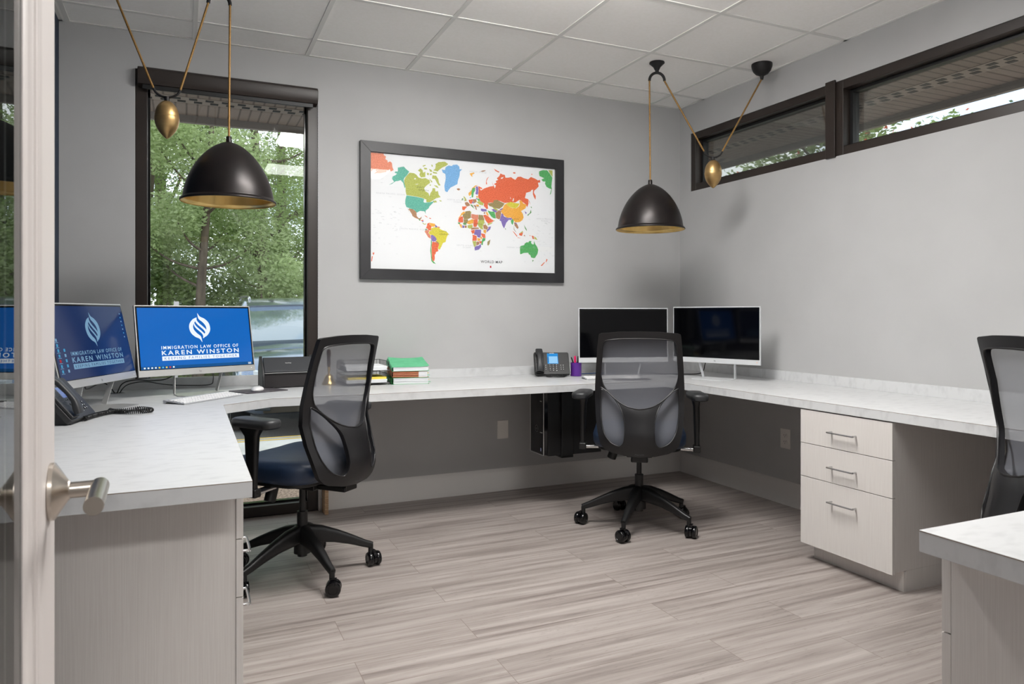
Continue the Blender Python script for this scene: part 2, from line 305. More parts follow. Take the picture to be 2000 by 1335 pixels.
MAP = """
s -2,725 83,725 87,713 100,706 95,690 109,682 111,669 126,678 138,669 141,642 149,626 131,614 124,630 114,616 105,620 99,607 73,601 61,595 47,597 22,591 34,603 56,620 34,606 34,620 19,617 2,600
t 176,643 215,653 232,636 250,624 236,600 217,580 213,566 225,523 220,516 211,549 194,565 176,558 162,556 138,537 119,530 152,551 138,571 142,584 162,595 171,604 154,609 161,618 176,618
l 253,617 282,616 298,607 312,591 335,586 357,591 386,579 389,562 364,543 348,525 357,505 378,496 384,475 391,497 404,515 405,529 422,530 425,509 442,514 447,490 460,475 429,466 411,453 389,439 367,436 357,453 339,462 299,468 232,474 227,496 227,520 218,546 217,566 227,588 239,602
l 307,635 324,650 339,641 342,624 357,632 357,598 328,592 317,609 323,626
l 339,669 358,676 360,671 342,662
l 346,657 367,656 369,647 351,646
l 382,652 400,646 404,634 389,635
l 407,637 433,632 434,625 411,628
l 367,626 382,624 378,610 369,613
l 396,681 405,680 407,669 400,667
l 405,612 429,612 444,591 449,567 460,552 447,549 433,569 422,589 402,591
l 414,550 436,548 447,532 429,538
l 382,593 395,580 404,574 400,563 389,580
l 386,621 400,626 400,615 387,612
l 386,552 396,551 393,544 386,545
l 451,456 466,453 464,446 453,449
l 407,449 429,451 436,441 414,436
l 444,701 488,708 512,694 495,680 471,668 447,648 440,640 410,644 424,658 427,681
l 407,634 434,633 437,625 410,626
l 425,687 444,699 442,667 429,666
t 232,471 299,466 339,460 357,451 353,432 367,435 389,438 416,446 404,430 386,413 378,397 358,381 360,360 351,377 321,378 299,365 282,383 257,390 232,397 224,417 225,444
w 350,458 364,453 362,436 353,432 344,437
w 283,585 296,586 294,578 283,577
w 287,546 312,551 303,545
n 238,392 251,364 258,356 245,373 249,390 275,386 297,370 300,343 313,330 323,332 332,343 331,331 322,322 306,326 288,332 272,342 267,355 249,381 244,384
G 311,325 323,324 325,317 318,315
o 327,319 344,322 343,316 331,313
u 334,314 345,316 343,307 336,309
l 336,304 343,303 349,296 356,298 365,298 359,294 350,291 341,297
o 349,351 363,348 376,337 363,342
o 383,337 397,335 392,330 383,333
o 370,299 383,306 386,293 399,283 395,269 394,255 377,258 370,268 361,271 368,285
a 383,306 397,304 421,301 424,291 421,284 410,280 399,281 388,293
u 424,295 437,285 432,271 424,277 423,288
p 437,284 455,282 454,275 435,274
G 354,263 367,267 370,261 358,251
p 352,248 367,261 385,254 377,240 392,224 394,203 377,211 365,229
y 399,272 421,279 450,275 457,268 472,262 498,255 514,240 505,225 498,204 494,186 476,179 466,157 454,134 441,142 450,167 446,177 432,191 432,205 421,215 406,228 392,227 379,239 385,251 394,255 394,269
u 394,225 404,229 423,218 434,201 428,191 414,185 401,188 395,203
n 428,192 446,181 450,167 437,174 424,185
g 394,199 401,186 397,144 399,92 404,65 419,51 428,41 410,46 397,61 394,92 390,127 394,168
o 404,184 424,183 450,167 441,146 444,125 428,118 426,107 419,100 421,79 417,62 410,58 401,75 399,127 399,162
b 468,655 488,653 495,673 515,685 536,683 546,692 574,696 588,684 591,667 609,668 593,652 590,622 578,589 576,569 550,554 529,543 515,526 505,510 490,517 485,549 492,582 495,602 492,628 474,636
n 571,538 585,542 597,536 585,527 574,531
a 661,644 676,649 693,654 695,647 679,639 681,623 672,629
n 736,664 754,672 775,675 772,670 757,664
o 800,634 790,621 782,604 786,581 777,584 779,607 786,624
a 653,515 672,533 679,550 700,568 718,573 697,555 679,537 676,510 661,496 654,502
g 679,547 700,555 700,535 690,518 686,491 676,486 674,517
u 704,559 715,566 723,553 723,520 715,508 702,512 706,532
l 619,494 630,484 640,469 637,462 623,459 626,474 619,484
G 605,473 616,480 616,467 607,463
b 663,490 670,489 669,480 663,482
n 626,450 644,456 658,447 665,434 644,426 633,432
o 654,470 683,476 683,452 669,444 658,453
n 684,476 707,478 711,460 690,449 684,462
u 704,483 718,485 716,479 707,477
g 711,480 729,484 736,472 725,466
l 711,460 732,468 761,457 757,440 736,442 725,448
a 707,443 727,443 727,431 709,430
a 709,500 720,499 718,487 707,490
o 609,424 644,426 630,409 623,399 609,404
u 677,458 691,457 690,450 679,450
G 665,441 679,440 690,422 697,413 683,422 672,431
n 686,439 704,438 713,407 704,410 700,426
o 722,567 750,555 750,547 732,551 745,532 761,549 804,569 834,575 834,464 793,462 790,438 793,419 779,421 761,437 764,453 736,468 732,481 722,490 722,514 725,534
o 741,537 764,553 792,564 819,568 834,565 819,604 842,559 850,581 834,587 854,599 848,610 866,618 856,628 874,644 883,663 897,657 915,655 919,637 937,638 961,644 977,634 993,628 1009,649 1033,653 1057,644 1090,639 1110,657 1143,647 1164,637 1180,642 1182,624 1164,622 1170,597 1151,577 1135,565 1133,550 1147,529 1145,503 1133,521 1125,542 1127,572 1114,567 1106,556 1074,546 1065,509 1090,503 1092,474 1082,447 1074,465 1041,485 1025,495 993,475 961,473 913,466 885,475 854,484 830,468 792,458 788,433 784,415 768,432 764,453 741,469
w 953,512 961,498 957,494
w 977,503 983,500 979,481 971,481
w 883,632 905,641 901,632 891,626
o 834,693 846,685 876,673 870,667 846,676
o 975,678 993,679 993,670 977,670
o 1112,678 1123,677 1116,670
o 1090,499 1098,492 1106,467 1098,481
g 1174,701 1201,711 1234,713 1251,696 1276,665 1272,638 1268,604 1272,586 1264,552 1255,544 1268,585 1251,588 1230,598 1218,619 1222,634 1201,633 1191,645 1213,656 1176,668 1172,686
l 1243,715 1277,715 1277,670 1259,689
k 788,455 830,464 834,479 858,484 885,472 913,462 897,440 874,424 846,426 819,435 803,438
y 925,463 957,476 989,471 1025,469 1013,447 993,435 965,437 941,446
a 925,462 941,446 965,435 997,435 1017,447 1027,466 1023,491 1041,489 1053,471 1078,465 1069,439 1049,427 1035,419 1049,401 1055,376 1045,357 1025,343 993,340 973,357 957,371 933,366 913,379 893,396 885,417 901,433 909,451
l 823,433 842,429 866,416 858,408 838,418
u 817,417 834,421 858,408 850,397 830,405
u 876,420 897,431 901,425 881,413
g 788,408 815,402 838,404 846,379 848,357 830,360 815,370 799,391
n 846,395 870,415 889,410 887,389 881,363 874,352 850,361
u 741,418 780,416 784,402 753,399 741,405
a 776,397 788,397 799,373 784,375
o 757,374 772,380 795,369 815,352 836,342 819,331 792,322 776,339
l 792,322 827,331 819,322 790,309
l 829,342 842,346 834,337
u 891,394 901,393 909,375 937,366 967,369 965,353 945,355 925,333 909,294 897,313 887,342 876,346 883,367
g 959,349 975,364 981,346 973,321 963,331
n 983,339 1001,337 1013,315 1017,304 1009,295 997,307 987,318
u 989,340 1003,331 997,325
G 915,299 923,291 919,285
u 1061,420 1078,410 1072,399
G 1108,454 1118,451 1112,442
G 1110,434 1114,412 1098,400 1088,389 1082,394 1102,410
G 1057,328 1063,318 1078,296 1078,284 1065,303
a 581,345 599,369 602,378 618,391 631,389 624,377 611,370 602,361 587,348
o 582,337 587,348 602,358 614,359 616,320 596,318 581,322
k 631,393 664,399 670,379 670,353 648,343 621,342 614,359 611,370 630,383
l 664,396 672,394 673,382 669,382
p 673,379 692,377 705,375 722,376 724,347 711,341 686,345 672,353
k 724,376 755,375 765,349 765,342 724,341
k 618,341 648,342 652,326 639,313 621,315
a 652,332 680,345 689,342 686,316 658,309 642,314
o 689,342 717,344 719,318 708,294 689,294 687,316
l 725,341 765,342 766,326 757,308 754,293 760,279 739,283 724,300 717,317
G 614,318 636,316 639,305 618,304
G 579,319 596,317 593,308 581,308
a 587,308 605,306 608,283 599,285
u 608,300 625,298 624,284 610,283
n 627,301 641,299 639,284 627,285
l 647,302 680,310 683,292 664,280 647,286
n 670,286 692,290 724,291 727,283 698,279 673,273
n 757,308 774,315 788,301 793,292 784,280 761,285
u 793,298 814,303 808,284 782,262 784,280 796,289
a 760,279 780,278 777,253 760,261
o 669,268 697,276 694,252 680,248
u 700,277 742,278 742,245 736,225 717,227 711,241 692,243 695,258
o 742,254 771,250 774,226 758,223 746,237
o 681,243 711,235 711,224 711,203 680,202 683,228
a 714,221 736,219 739,207 717,200
a 736,233 749,231 749,213 738,219
g 754,222 774,223 771,206 757,199 754,176 744,178 747,202
l 680,200 708,200 705,163 692,163
n 709,197 727,198 731,181 708,171
o 728,201 747,202 746,187 733,186
u 695,159 708,169 724,171 742,184 742,163 727,145 698,138
k 788,200 809,216 803,186 793,173 787,180
l 766,332 774,320 769,317
n 763,396 773,395 771,385 761,384
o 971,281 983,274 1007,249 1004,242 992,256
o 1010,239 1037,234 1010,235
o 1021,266 1046,273 1051,277 1043,250 1031,251 1022,256
l 1028,270 1048,284 1051,278 1037,269
n 1056,257 1065,256 1066,245 1060,253 1059,244
o 1114,255 1132,252 1132,241 1138,233 1123,233 1120,246
o 1097,258 1107,256 1106,250
l 1134,250 1149,243 1160,227 1154,228 1138,233
k 982,321 985,292 1000,272 992,278 981,291
g 1028,176 1034,181 1059,188 1063,199 1080,209 1089,206 1098,218 1114,218 1111,204 1124,195 1132,196 1134,220 1144,197 1157,181 1166,159 1160,131 1141,103 1129,101 1111,106 1106,121 1095,126 1089,137 1056,134 1031,124 1028,129 1027,154
G 1120,88 1132,88 1123,74
o 1230,100 1238,94 1227,75 1224,80 1227,89
o 1213,77 1217,74 1194,49 1185,51
o 14,100 27,101 20,83
o 10,78 16,78 11,46 6,46
"""

# ================================================================ THE ROOM
H = 2.744; XL = -4.03; YF = -4.2; WT = .16
struct(MB().box(XL - .2, .0, -7.2, .02, -.1, 0).build('floor', M['floor']))
struct(MB().box(XL - .2, .2, -7.2, .2, H, H + .12).build('ceiling', M['ceil']))
g = MB()
xs = [-.285 - .6175 * k for k in range(7)]; ys = [-.28 - .617 * k for k in range(11)]
for x in xs: g.box(x - .012, x + .012, -7, 0, H - .005, H + .001)
for y in ys: g.box(XL, 0, y - .012, y + .012, H - .004, H + .001)
g.box(XL, 0, -.018, 0, H - .004, H + .001); g.box(-.018, 0, -7, 0, H - .004, H + .001); g.box(XL, XL + .018, -7, 0, H - .004, H + .001)
struct(g.build('trim_1', M['grid']))
# back wall with the tall window
WX0, WX1, WZ = -3.672, -2.69, 2.54
b = MB().box(XL - .2, WX0, 0, WT, -.1, H).box(WX1, WT, 0, WT, -.1, H).box(WX0, WX1, 0, WT, WZ, H).box(WX0, WX1, 0, WT, -.2, 0)
struct(b.build('wall_back', M['wall']))
# right wall with two clerestory windows
CZ0, CZ1 = 2.098, 2.527; C1 = (-1.425, -.128); C2 = (-3.1, -1.438)
b = MB().box(0, WT, -7.2, 0, -.1, CZ0).box(0, WT, -7.2, 0, CZ1, H).box(0, WT, C1[1], 0, CZ0, CZ1).box(0, WT, C2[1], C1[0], CZ0, CZ1).box(0, WT, -7.2, C2[0], CZ0, CZ1)
struct(b.build('wall_right', M['wall']))
struct(MB().box(XL - .2, XL, -7.2, 0, -.1, H).build('wall_left', M['navy']))
# front wall with the doorway the picture is taken through
DX0, DX1, DZ = -3.60, -2.64, 2.10
b = MB().box(XL, DX0, YF - .13, YF, 0, H).box(DX1, 0, YF - .13, YF, 0, H).box(DX0, DX1, YF - .13, YF, DZ, H)
struct(b.build('wall_front', M['wall']))
struct(MB().box(XL - .2, .2, -7.2, -7.05, 0, H).build('wall_hall', M['wall']))
b = MB()
b.box(DX0 - .05, DX0 + .02, YF - .14, YF + .008, 0, DZ + .05).box(DX1 - .02, DX1 + .05, YF - .14, YF + .008, 0, DZ + .05).box(DX0, DX1, YF - .14, YF + .008, DZ - .02, DZ + .05)
struct(b.build('trim_2', M['doorw'], bev=.003))
def baseboard(name, pts):
    s = MB(); prof = [(0, 0), (.016, 0), (.016, .02), (.013, .028), (.013, .125), (.009, .14), (.004, .148), (0, .15)]
    (x0, y0), (x1, y1), (nx, ny) = pts
    vs = []
    for (x, y) in ((x0, y0), (x1, y1)): vs += [(x + nx * d, y + ny * d, z) for d, z in prof]
    n = len(prof); s.add(vs, [(i, (i + 1) % n, n + (i + 1) % n, n + i) for i in range(n)] + [tuple(range(n))[::-1], tuple(range(n, 2 * n))])
    struct(s.build(name, M['base'], smooth=30))
baseboard('baseboard_back', ((WX1 + .002, 0), (0, 0), (0, -1)))
baseboard('baseboard_right', ((0, 0), (0, YF), (-1, 0)))
baseboard('baseboard_left', ((XL, 0), (XL, YF), (1, 0)))
# windows
def frame_bars(mb, a0, a1, z0, z1, w, d0, d1, horiz):
    def bx(a, b_, c, d): 
        if horiz: mb.box(a, b_, d0, d1, c, d)
        else: mb.box(d0, d1, a, b_, c, d)
    bx(a0, a0 + w, z0, z1); bx(a1 - w, a1, z0, z1); bx(a0 + w, a1 - w, z0, z0 + w); bx(a0 + w, a1 - w, z1 - w, z1)
m = MB(); frame_bars(m, WX0, WX1, 0, WZ, .06, .003, .11, True)
w1 = struct(m.build('window_1', M['bframe'], bev=.003))
m = MB(); frame_bars(m, WX0 + .06, WX1 - .06, .06, WZ - .06, .012, .055, .095, True); m.build('gasket', M['blackg'], w1)
MB().box(WX0 + .07, WX1 - .07, .073, .079, .07, WZ - .07).build('pane', M['glass'], w1)
for i, (a, b_) in enumerate((C1, C2)):
    m = MB(); frame_bars(m, a, b_, CZ0, CZ1, .05, .004, .12, False)
    wn = struct(m.build('window_%d' % (i + 2), M['bframe'], bev=.003))
    m = MB(); frame_bars(m, a + .05, b_ - .05, CZ0 + .05, CZ1 - .05, .018, .06, .11, False); m.build('gasket', M['black'], wn)
    MB().box(.083, .089, a + .06, b_ - .06, CZ0 + .06, CZ1 - .06).build('pane', M['glass'], wn)
m = MB().box(-.012, .01, C2[1] - .004, C1[0] + .05, CZ0 - .005, CZ1 + .012); struct(m.build('trim_3', M['bframe'], bev=.002))

# roller shade on the tall window
rs = thing('roller_shade', 'dark bronze roller shade box across the top of the tall window', 'window shade', (-3.18, -.002, 2.44))
prof = [(0, 0), (0, .1), (-.045, .1), (-.062, .085), (-.062, .03), (-.05, .006)]
m = MB(); m.prism([(y, z) for y, z in prof], -.478, .482, mx=Matrix(((0, 0, 1, 0), (1, 0, 0, 0), (0, 1, 0, 0), (0, 0, 0, 1)))); m.build('cassette', M['bframe'], rs, bev=.003)
MB().box(-.455, .455, -.04, -.026, -.018, .006).build('hem_bar', M['black'], rs, bev=.002)
m = MB()
for k in range(110): m.lathe([(1e-4, -.003), (.0026, 0), (1e-4, .003)], 6, mx=T(.487, -.02, .09 - k * .0165))
m.tube([(.487, -.02, .09), (.487, -.02, -1.72)], .0009, 5); m.build('bead_chain', M['silverw'], rs)

# ---------------------------------------------------------------- ceiling lamps
def wrap_lamp(x, y, label, strength, lx=.61, ly=.19):
    t = thing('ceiling_light', label, 'ceiling light', (x, y, H), 0, 'linear ceiling lamps')
    MB().box(-lx, lx, -ly - .012, ly + .012, -.022, 0).build('housing', M['grid'], t, bev=.002)
    m = MB(); a, b_, c, d = lx - .002, ly, lx - .03, ly - .06
    m.add([(-a, -b_, -.022), (a, -b_, -.022), (a, b_, -.022), (-a, b_, -.022), (-c, -d, -.07), (c, -d, -.07), (c, d, -.07), (-c, d, -.07)],
          [(4, 5, 6, 7), (0, 1, 5, 4), (1, 2, 6, 5), (2, 3, 7, 6), (3, 0, 4, 7)])
    m.build('lens', emis('lamp_lens_%d' % len(bpy.data.materials), (252, 250, 247), strength), t)
    return t
wrap_lamp(-2.08, -1.92, 'long white ceiling lamp over the middle of the office', LAMP)
wrap_lamp(-2.05, -3.30, 'long white ceiling lamp nearest the office door', LAMP * .27)
wrap_lamp(-3.0, -5.6, 'added fill lamp, unseen, in the hall behind the camera', HALL_FILL)  # unseen lamp added to fill the door and cabinet fronts

# ---------------------------------------------------------------- glazed door, swung in
DA = R(2)
door = bpy.data.objects.new('door_1', None); col.objects.link(door); door.location = (-3.552, -4.185, .008); door.rotation_euler = (0, 0, DA); struct(door)
m = MB(); DW, DH, TH = .91, 2.06, .045
y0, y1, z0, z1 = .124, DW - .124, .22, DH - .124
m.box(-TH, 0, 0, y0, 0, DH).box(-TH, 0, y1, DW, 0, DH).box(-TH, 0, y0, y1, 0, z0).box(-TH, 0, y0, y1, z1, DH)
m.build('leaf', M['doorw'], door, bev=.0015)
prof = [(0, 0), (.003, -.001), (.006, -.004), (.012, -.0045), (.014, -.007), (.023, -.0075), (.028, -.0055), (.034, -.0065), (.038, -.0095), (.045, -.010), (.050, -.013), (.050, -.0155)]
m = MB()
for sgn in (0, 1):
    f = (lambda d: d) if not sgn else (lambda d: -TH - d)
    vs = []; n = len(prof)
    for cy, cz, sy, sz in ((y0, z0, 1, 1), (y1, z0, -1, 1), (y1, z1, -1, -1), (y0, z1, 1, -1)): vs += [(f(d), cy + sy * a, cz + sz * a) for a, d in prof]
    m.add(vs, [(k * n + i, k * n + i + 1, ((k + 1) % 4) * n + i + 1, ((k + 1) % 4) * n + i) for k in range(4) for i in range(n - 1)])
m.build('glazing_bead', M['doorw'], door, smooth=35)
MB().box(-.0305, -.0145, y0 + .05, y1 - .05, z0 + .05, z1 - .05).build('pane', M['dglass'], door)
for sg in (1, -1):
    off = 0 if sg == 1 else -TH
    mx = Matrix.Translation((off, DW - .055, .947)) @ Matrix.Rotation(R(90 * sg), 4, 'Y')
    h = MB().lathe([(1e-5, 0), (.037, 0), (.038, .001), (.038, .006), (.036, .0075), (.0135, .022), (.0125, .0235), (.0105, .0235), (.0105, .052)], 40, mx=mx).build('door_handle', M['nickel'], door, smooth=22)
    px = off + sg * .058
    m = MB().cyl(.0115, -.012, .108, 28, mx=Matrix.Translation((px, DW - .055, .947)) @ Matrix.Rotation(R(90), 4, 'X')); m.build('lever', M['nickel'], h, smooth=40)

# ---------------------------------------------------------------- outlets
def outlet(name, x, y, rz, label, duplex):
    t = thing(name, label, 'outlet', (x, y, .41), rz)
    MB().box(-.041, .041, -.006, 0, -.062, .062).build('cover_plate', M['outlet'], t, bev=.003)
    m = MB()
    if duplex:
        for s in (-1, 1):
            m.prism(rrect(.034, .028, .012), 0, .002, mx=T(0, -.006, s * .02, R(90)))
        m2 = MB()
        for s in (-1, 1):
            for dx in (-.007, .007): m2.box(dx - .001, dx + .001, -.0084, -.0078, s * .02 - .001, s * .02 + .008)
            m2.cyl(.0022, 0, .0004, 10, mx=T(0, -.008, s * .02 - .008, R(90)))
        f = m.build('receptacle', M['outlet'], t); m2.build('slots', M['black'], f)
    else:
        for s in (-1, 1): MB().cyl(.003, 0, .001, 10, mx=T(0, -.006, s * .048, R(90))).build('screw', M['outlet'], t)
outlet('wall_plate', -1.47, 0, 0, 'blank grey wall plate on the back wall under the worktop', False)
outlet('wall_outlet', 0, -1.06, R(-90), 'grey duplex outlet on the right wall left of the drawers', True)

tag(MB().box(-2.668, -2.647, -.115, -.0165, 0, .165).build('plywood_block', M['ply']), 'raw plywood block standing at the end of the baseboard by the window', 'block')

# ================================================================ WORKTOPS
ZD, TD = .776, .042
def top(name, poly, splash, label):
    o = tag(MB().prism(poly, ZD - TD, ZD).build(name, M['desk'], bev=.0012), label, 'worktop')
    for (x0, x1, ya, yb) in splash: MB().box(x0, x1, ya, yb, ZD, ZD + .058).build('backsplash', M['desk'], o, bev=.0012)
    # dark seam of the laminate edge
    s = MB(); n = len(poly)
    for i in range(n):
        (xa, ya), (xb, yb) = poly[i], poly[(i + 1) % n]
        d = Vector((xb - xa, yb - ya)); ln = d.length; nrm = Vector((d.y, -d.x)) / ln
        mid = Vector(((xa + xb) / 2, (ya + yb) / 2)) + nrm * .0002
        s.box(-ln / 2, ln / 2, -.0002, .0002, -.0007, .0007, mx=T(mid.x, mid.y, ZD - .0019, rz=math.atan2(d.y, d.x)))
    s.build('edge_seam', mat('seam_brown', (128, 110, 92), .6), o)
    return o
P1 = [(XL + .001, -.001), (XL + .001, -2.555), (-3.266, -2.555), (-3.262, -.922), (-3.031, -.757), (-.695, -.757), (-.695, -3.514), (-.001, -3.514), (-.001, -.001)]
top('worktop', P1, [(XL + .001, -.021, -.021, -.001), (-.021, -.001, -3.514, -.001), (XL + .001, XL + .021, -2.555, -.021)], 'long white marble laminate worktop running around three walls under the monitors')
P2 = [(-2.13, -3.516), (-2.13, YF + .002), (-.001, YF + .002), (-.001, -3.516)]
top('worktop', P2, [(-.021, -.001, YF + .002, -3.516)], 'short white marble laminate worktop in the near right corner')

# ---------------------------------------------------------------- drawer units
def drawer_unit(loc, rz, depth, label, width=.496, handles=True):
    # local: front faces -Y, x along the front, body goes to +Y
    t = thing('drawer_cabinet', label, 'drawer cabinet', loc, rz, 'three drawer pedestals')
    w2 = width / 2; zt = ZD - TD
    m = MB().box(-w2, w2, .019, depth, .09, zt - .001).box(-w2, w2, .085, depth, 0, .09)
    m.build('body', M['cab'], t, bev=.0008)
    MB().box(-w2 + .012, w2 - .001, .072, .085, 0, .088).build('toe_kick', M['cab'], t)
    for a, b_ in ((.569, .728), (.408, .566), (.082, .405)):
        d = MB().box(-w2 - .004, w2 + .0, 0, .0185, a, b_).build('drawer', M['cab'], t, bev=.0008)
        z = b_ - .085
        m = MB(); pts = [(-.066, 0, z), (-.066, -.022, z), (-.060, -.03, z), (.060, -.03, z), (.066, -.022, z), (.066, 0, z)]
        m.tube(spline(pts, 4), .0042, 10); m.build('handle', M['chrome'], d, smooth=60)
    return t
drawer_unit((-.69, -2.093, 0), R(-90), .688, 'pale laminate drawer cabinet under the right wall worktop with all three fronts showing')
drawer_unit((-3.272, -2.09, 0), R(90), .74, 'pale laminate drawer cabinet at the near left seen from its side', .47)
drawer_unit((-1.815, -3.513, 0), R(180), .66, 'pale laminate drawer cabinet under the worktop in the near right corner', .49)

# ================================================================ PENDANTS
def pendant(px, py, dx, dy, ex, ey, cx2, cy2, label, ez0=1.98):
    """px,py shade axis; hook canopy offset toward (dx,dy); egg at ex,ey; cup canopy at cx2,cy2"""
    t = thing('pendant_lamp', label, 'pendant lamp', (px, py, H), 0, 'counterweight pendant lamps')
    g = Vector((dx, dy)).normalized(); a = .042
    Z0 = -.755   # shade top (2.744 - .755 = 1.989)
    S = MB(); prof = [(.012, 0), (.03, -.004), (.07, -.026), (.110, -.062), (.145, -.108), (.172, -.160), (.190, -.212), (.198, -.252), (.200, -.262), (.209, -.270), (.2115, -.276), (.210, -.280)]
    prof = [(p.x, p.z) for p in spline([(r, 0, z) for r, z in prof], 3)]
    S.lathe([(r, Z0 + z) for r, z in prof], 64); sh = S.build('lamp_shade', M['bronze'], t, smooth=50)
    I = MB().lathe([(max(r - .004, .001), Z0 + z - .003) for r, z in prof[:-2]] + [(.2085, Z0 - .280)], 64); I.build('shade_lining', M['brassin'], sh, smooth=50)
    MB().lathe([(1e-5, Z0 + .028), (.011, Z0 + .028), (.012, Z0 + .026), (.0135, Z0 - .002), (1e-5, Z0 - .004)], 20).build('cap', M['bronze'], sh, smooth=50)
    MB().lathe([(1e-5, Z0 - .01), (.02, Z0 - .01), (.02, Z0 - .07), (.014, Z0 - .075), (.03, Z0 - .11), (.032, Z0 - .135), (.02, Z0 - .16), (1e-5, Z0 - .165)], 20).build('bulb', M['white'], sh, smooth=50)
    # hook canopy with arch
    hc = Vector((g.x * a, g.y * a, 0))
    m = MB().lathe([(1e-5, 0), (.046, 0), (.047, -.006), (.038, -.014), (.022, -.03), (.015, -.045), (.013, -.05), (1e-5, -.05)], 28, mx=Matrix.Translation(hc))
    m.cyl(.011, -.062, -.048, 20, mx=Matrix.Translation(hc)); k = m.build('hook_canopy', M['blkmetal'], t, smooth=45)
    arch = [hc + Vector((g.x * a * 1.12 * math.sin(th), g.y * a * 1.12 * math.sin(th), -.112 + .048 * math.cos(th))) for th in [R(-92 + 184 * i / 16) for i in range(17)]]
    MB().sweep(arch, [(.0085 * math.cos(q), .0085 * math.sin(q)) for q in [R(36 * i) for i in range(10)]]).build('arch', M['blkmetal'], k, smooth=50)
    # weight
    E = Vector((ex - px, ey - py, 0)); C2_ = Vector((cx2 - px, cy2 - py, 0)); ez = ez0 - H
    w_ = MB(); pr = [(.001, 0), (.012, .007), (.031, .028), (.0455, .054), (.052, .082), (.0525, .098)]
    pr2 = [(.0515, .100), (.0495, .120), (.043, .141), (.031, .159), (.016, .171), (.001, .174)]
    pr = [(p.x, p.z) for p in spline([(r, 0, z) for r, z in pr], 4)] + [(p.x, p.z) for p in spline([(r, 0, z) for r, z in pr2], 4)]
    we = w_.lathe([(r, z + ez) for r, z in pr], 40, mx=Matrix.Translation(E)).build('weight', M['brass'], t, smooth=50)
    top_ = Vector((0, 0, ez + .174)) + E
    MB().cyl(.011, -.004, .018, 18, mx=Matrix.Translation(top_)).build('collar', M['blkmetal'], we, smooth=50)
    g2 = (C2_ - hc); g2.z = 0; g2.normalize()
    yoke = [top_ + Vector((g2.x * .058 * math.sin(th), g2.y * .058 * math.sin(th), .064 - .048 * math.cos(th))) for th in [R(-78 + 156 * i / 14) for i in range(15)]]
    MB().sweep(yoke, [(.0055 * math.cos(q), .0055 * math.sin(q)) for q in [R(36 * i) for i in range(10)]]).build('yoke', M['blkmetal'], we, smooth=50)
    # cup canopy
    m = MB().lathe([(1e-5, 0), (.062, 0), (.063, -.008), (.061, -.022), (.053, -.044), (.038, -.062), (.018, -.072), (.012, -.076), (.011, -.086), (.008, -.098), (1e-5, -.099)], 36, mx=Matrix.Translation(C2_))
    m.build('cup_canopy', M['blkmetal'], t, smooth=45)
    r_ = .0052
    m = MB().tube([arch[0], Vector((0, 0, Z0 + .02))], r_, 10); m.build('cord', M['rope'], t, smooth=60)
    m = MB().tube([arch[-1], yoke[0]], r_, 10); m.build('cord', M['rope'], t, smooth=60)
    m = MB().tube([yoke[-1], C2_ + Vector((0, 0, -.09))], r_, 10); m.build('cord', M['rope'], t, smooth=60)
    return t
pendant(-.803, -.754, .93, -.36, -.442, -.906, -.152, -1.015, 'black dome pendant lamp hanging near the far right corner below the small windows', 1.968)
pendant(-3.235, -.85, -.99, .13, -3.497, -.798, -3.72, -.77, 'black dome pendant lamp hanging in front of the tall window', 1.992)

# ================================================================ FRAMED MAP
mp_ = thing('framed_map', 'large framed colourful world map on the grey back wall', 'framed map', (-1.727, -.001, 1.834))
MW, MH, FB = 1.424, .856, .065
m = MB()
o_, i_ = (MW / 2, MH / 2), (MW / 2 - FB, MH / 2 - FB)
for k in range(4):
    c = [(-1, -1), (1, -1), (1, 1), (-1, 1)]; a, b_ = c[k], c[(k + 1) % 4]
    pts = [(a[0] * o_[0], a[1] * o_[1]), (b_[0] * o_[0], b_[1] * o_[1]), (b_[0] * i_[0], b_[1] * i_[1]), (a[0] * i_[0], a[1] * i_[1])]
    m.prism(pts, 0, .03, mx=Matrix.Rotation(R(90), 4, 'X'))
fr = m.build('frame', M['framebk'], mp_, bev=.0012)
m = MB(); x_, z_ = i_
for (a, b_, c, d) in ((-x_, x_, -z_, -z_ + .003), (-x_, x_, z_ - .003, z_), (-x_, -x_ + .003, -z_, z_), (x_ - .003, x_, -z_, z_)): m.box(a, b_, -.014, -.002, c, d)
m.build('fillet', M['silver'], fr)
mats = [M['paper']]; idx = {'w': 0}
for k, c in dict(s=(246, 150, 118), t=(96, 188, 166), l=(188, 196, 92), n=(182, 132, 92), G=(96, 160, 92), o=(238, 106, 62), u=(132, 112, 190), a=(250, 182, 66), p=(232, 142, 112), y=(226, 216, 62), g=(80, 180, 96), b=(122, 184, 236), k=(158, 140, 86), r=(210, 40, 50), i=(40, 42, 48), f=(196, 200, 204)).items():
    idx[k] = len(mats); mats.append(noisy('map_ink_' + k, tuple(int(v + (255 - v) * .12) for v in c), tuple(int(v * .9) for v in c), (160, 160, 160), .7))
m = MB().box(-x_, x_, -.012, -.004, -z_, z_)
def flat(poly, d): return [(a / 1000 - x_, -.0122 - d, b_ / 1000 - z_) for a, b_ in poly]
for n_, ln in enumerate(MAP.strip().split('\n')):
    p = ln.split(); poly = [tuple(map(int, q.split(','))) for q in p[1:]]
    poly = [(max(1, min(x_ * 2000 - 1, a)), max(1, min(z_ * 2000 - 1, b_))) for a, b_ in poly]
    rv, re, rf, _, _, _ = delaunay_2d_cdt([Vector(q) for q in poly], [(i, (i + 1) % len(poly)) for i in range(len(poly))], [], 0, 1e-4)
    fs = [tuple(f) for f in rf if inside(sum((rv[i] for i in f), Vector((0, 0))) / len(f), poly)]
    m.add(flat([tuple(v) for v in rv], .000004 * n_), fs, idx[p[0]])
FX = Matrix(((1, 0, 0, 0), (0, 0, -1, -.0135), (0, 1, 0, 0), (0, 0, 0, 1)))
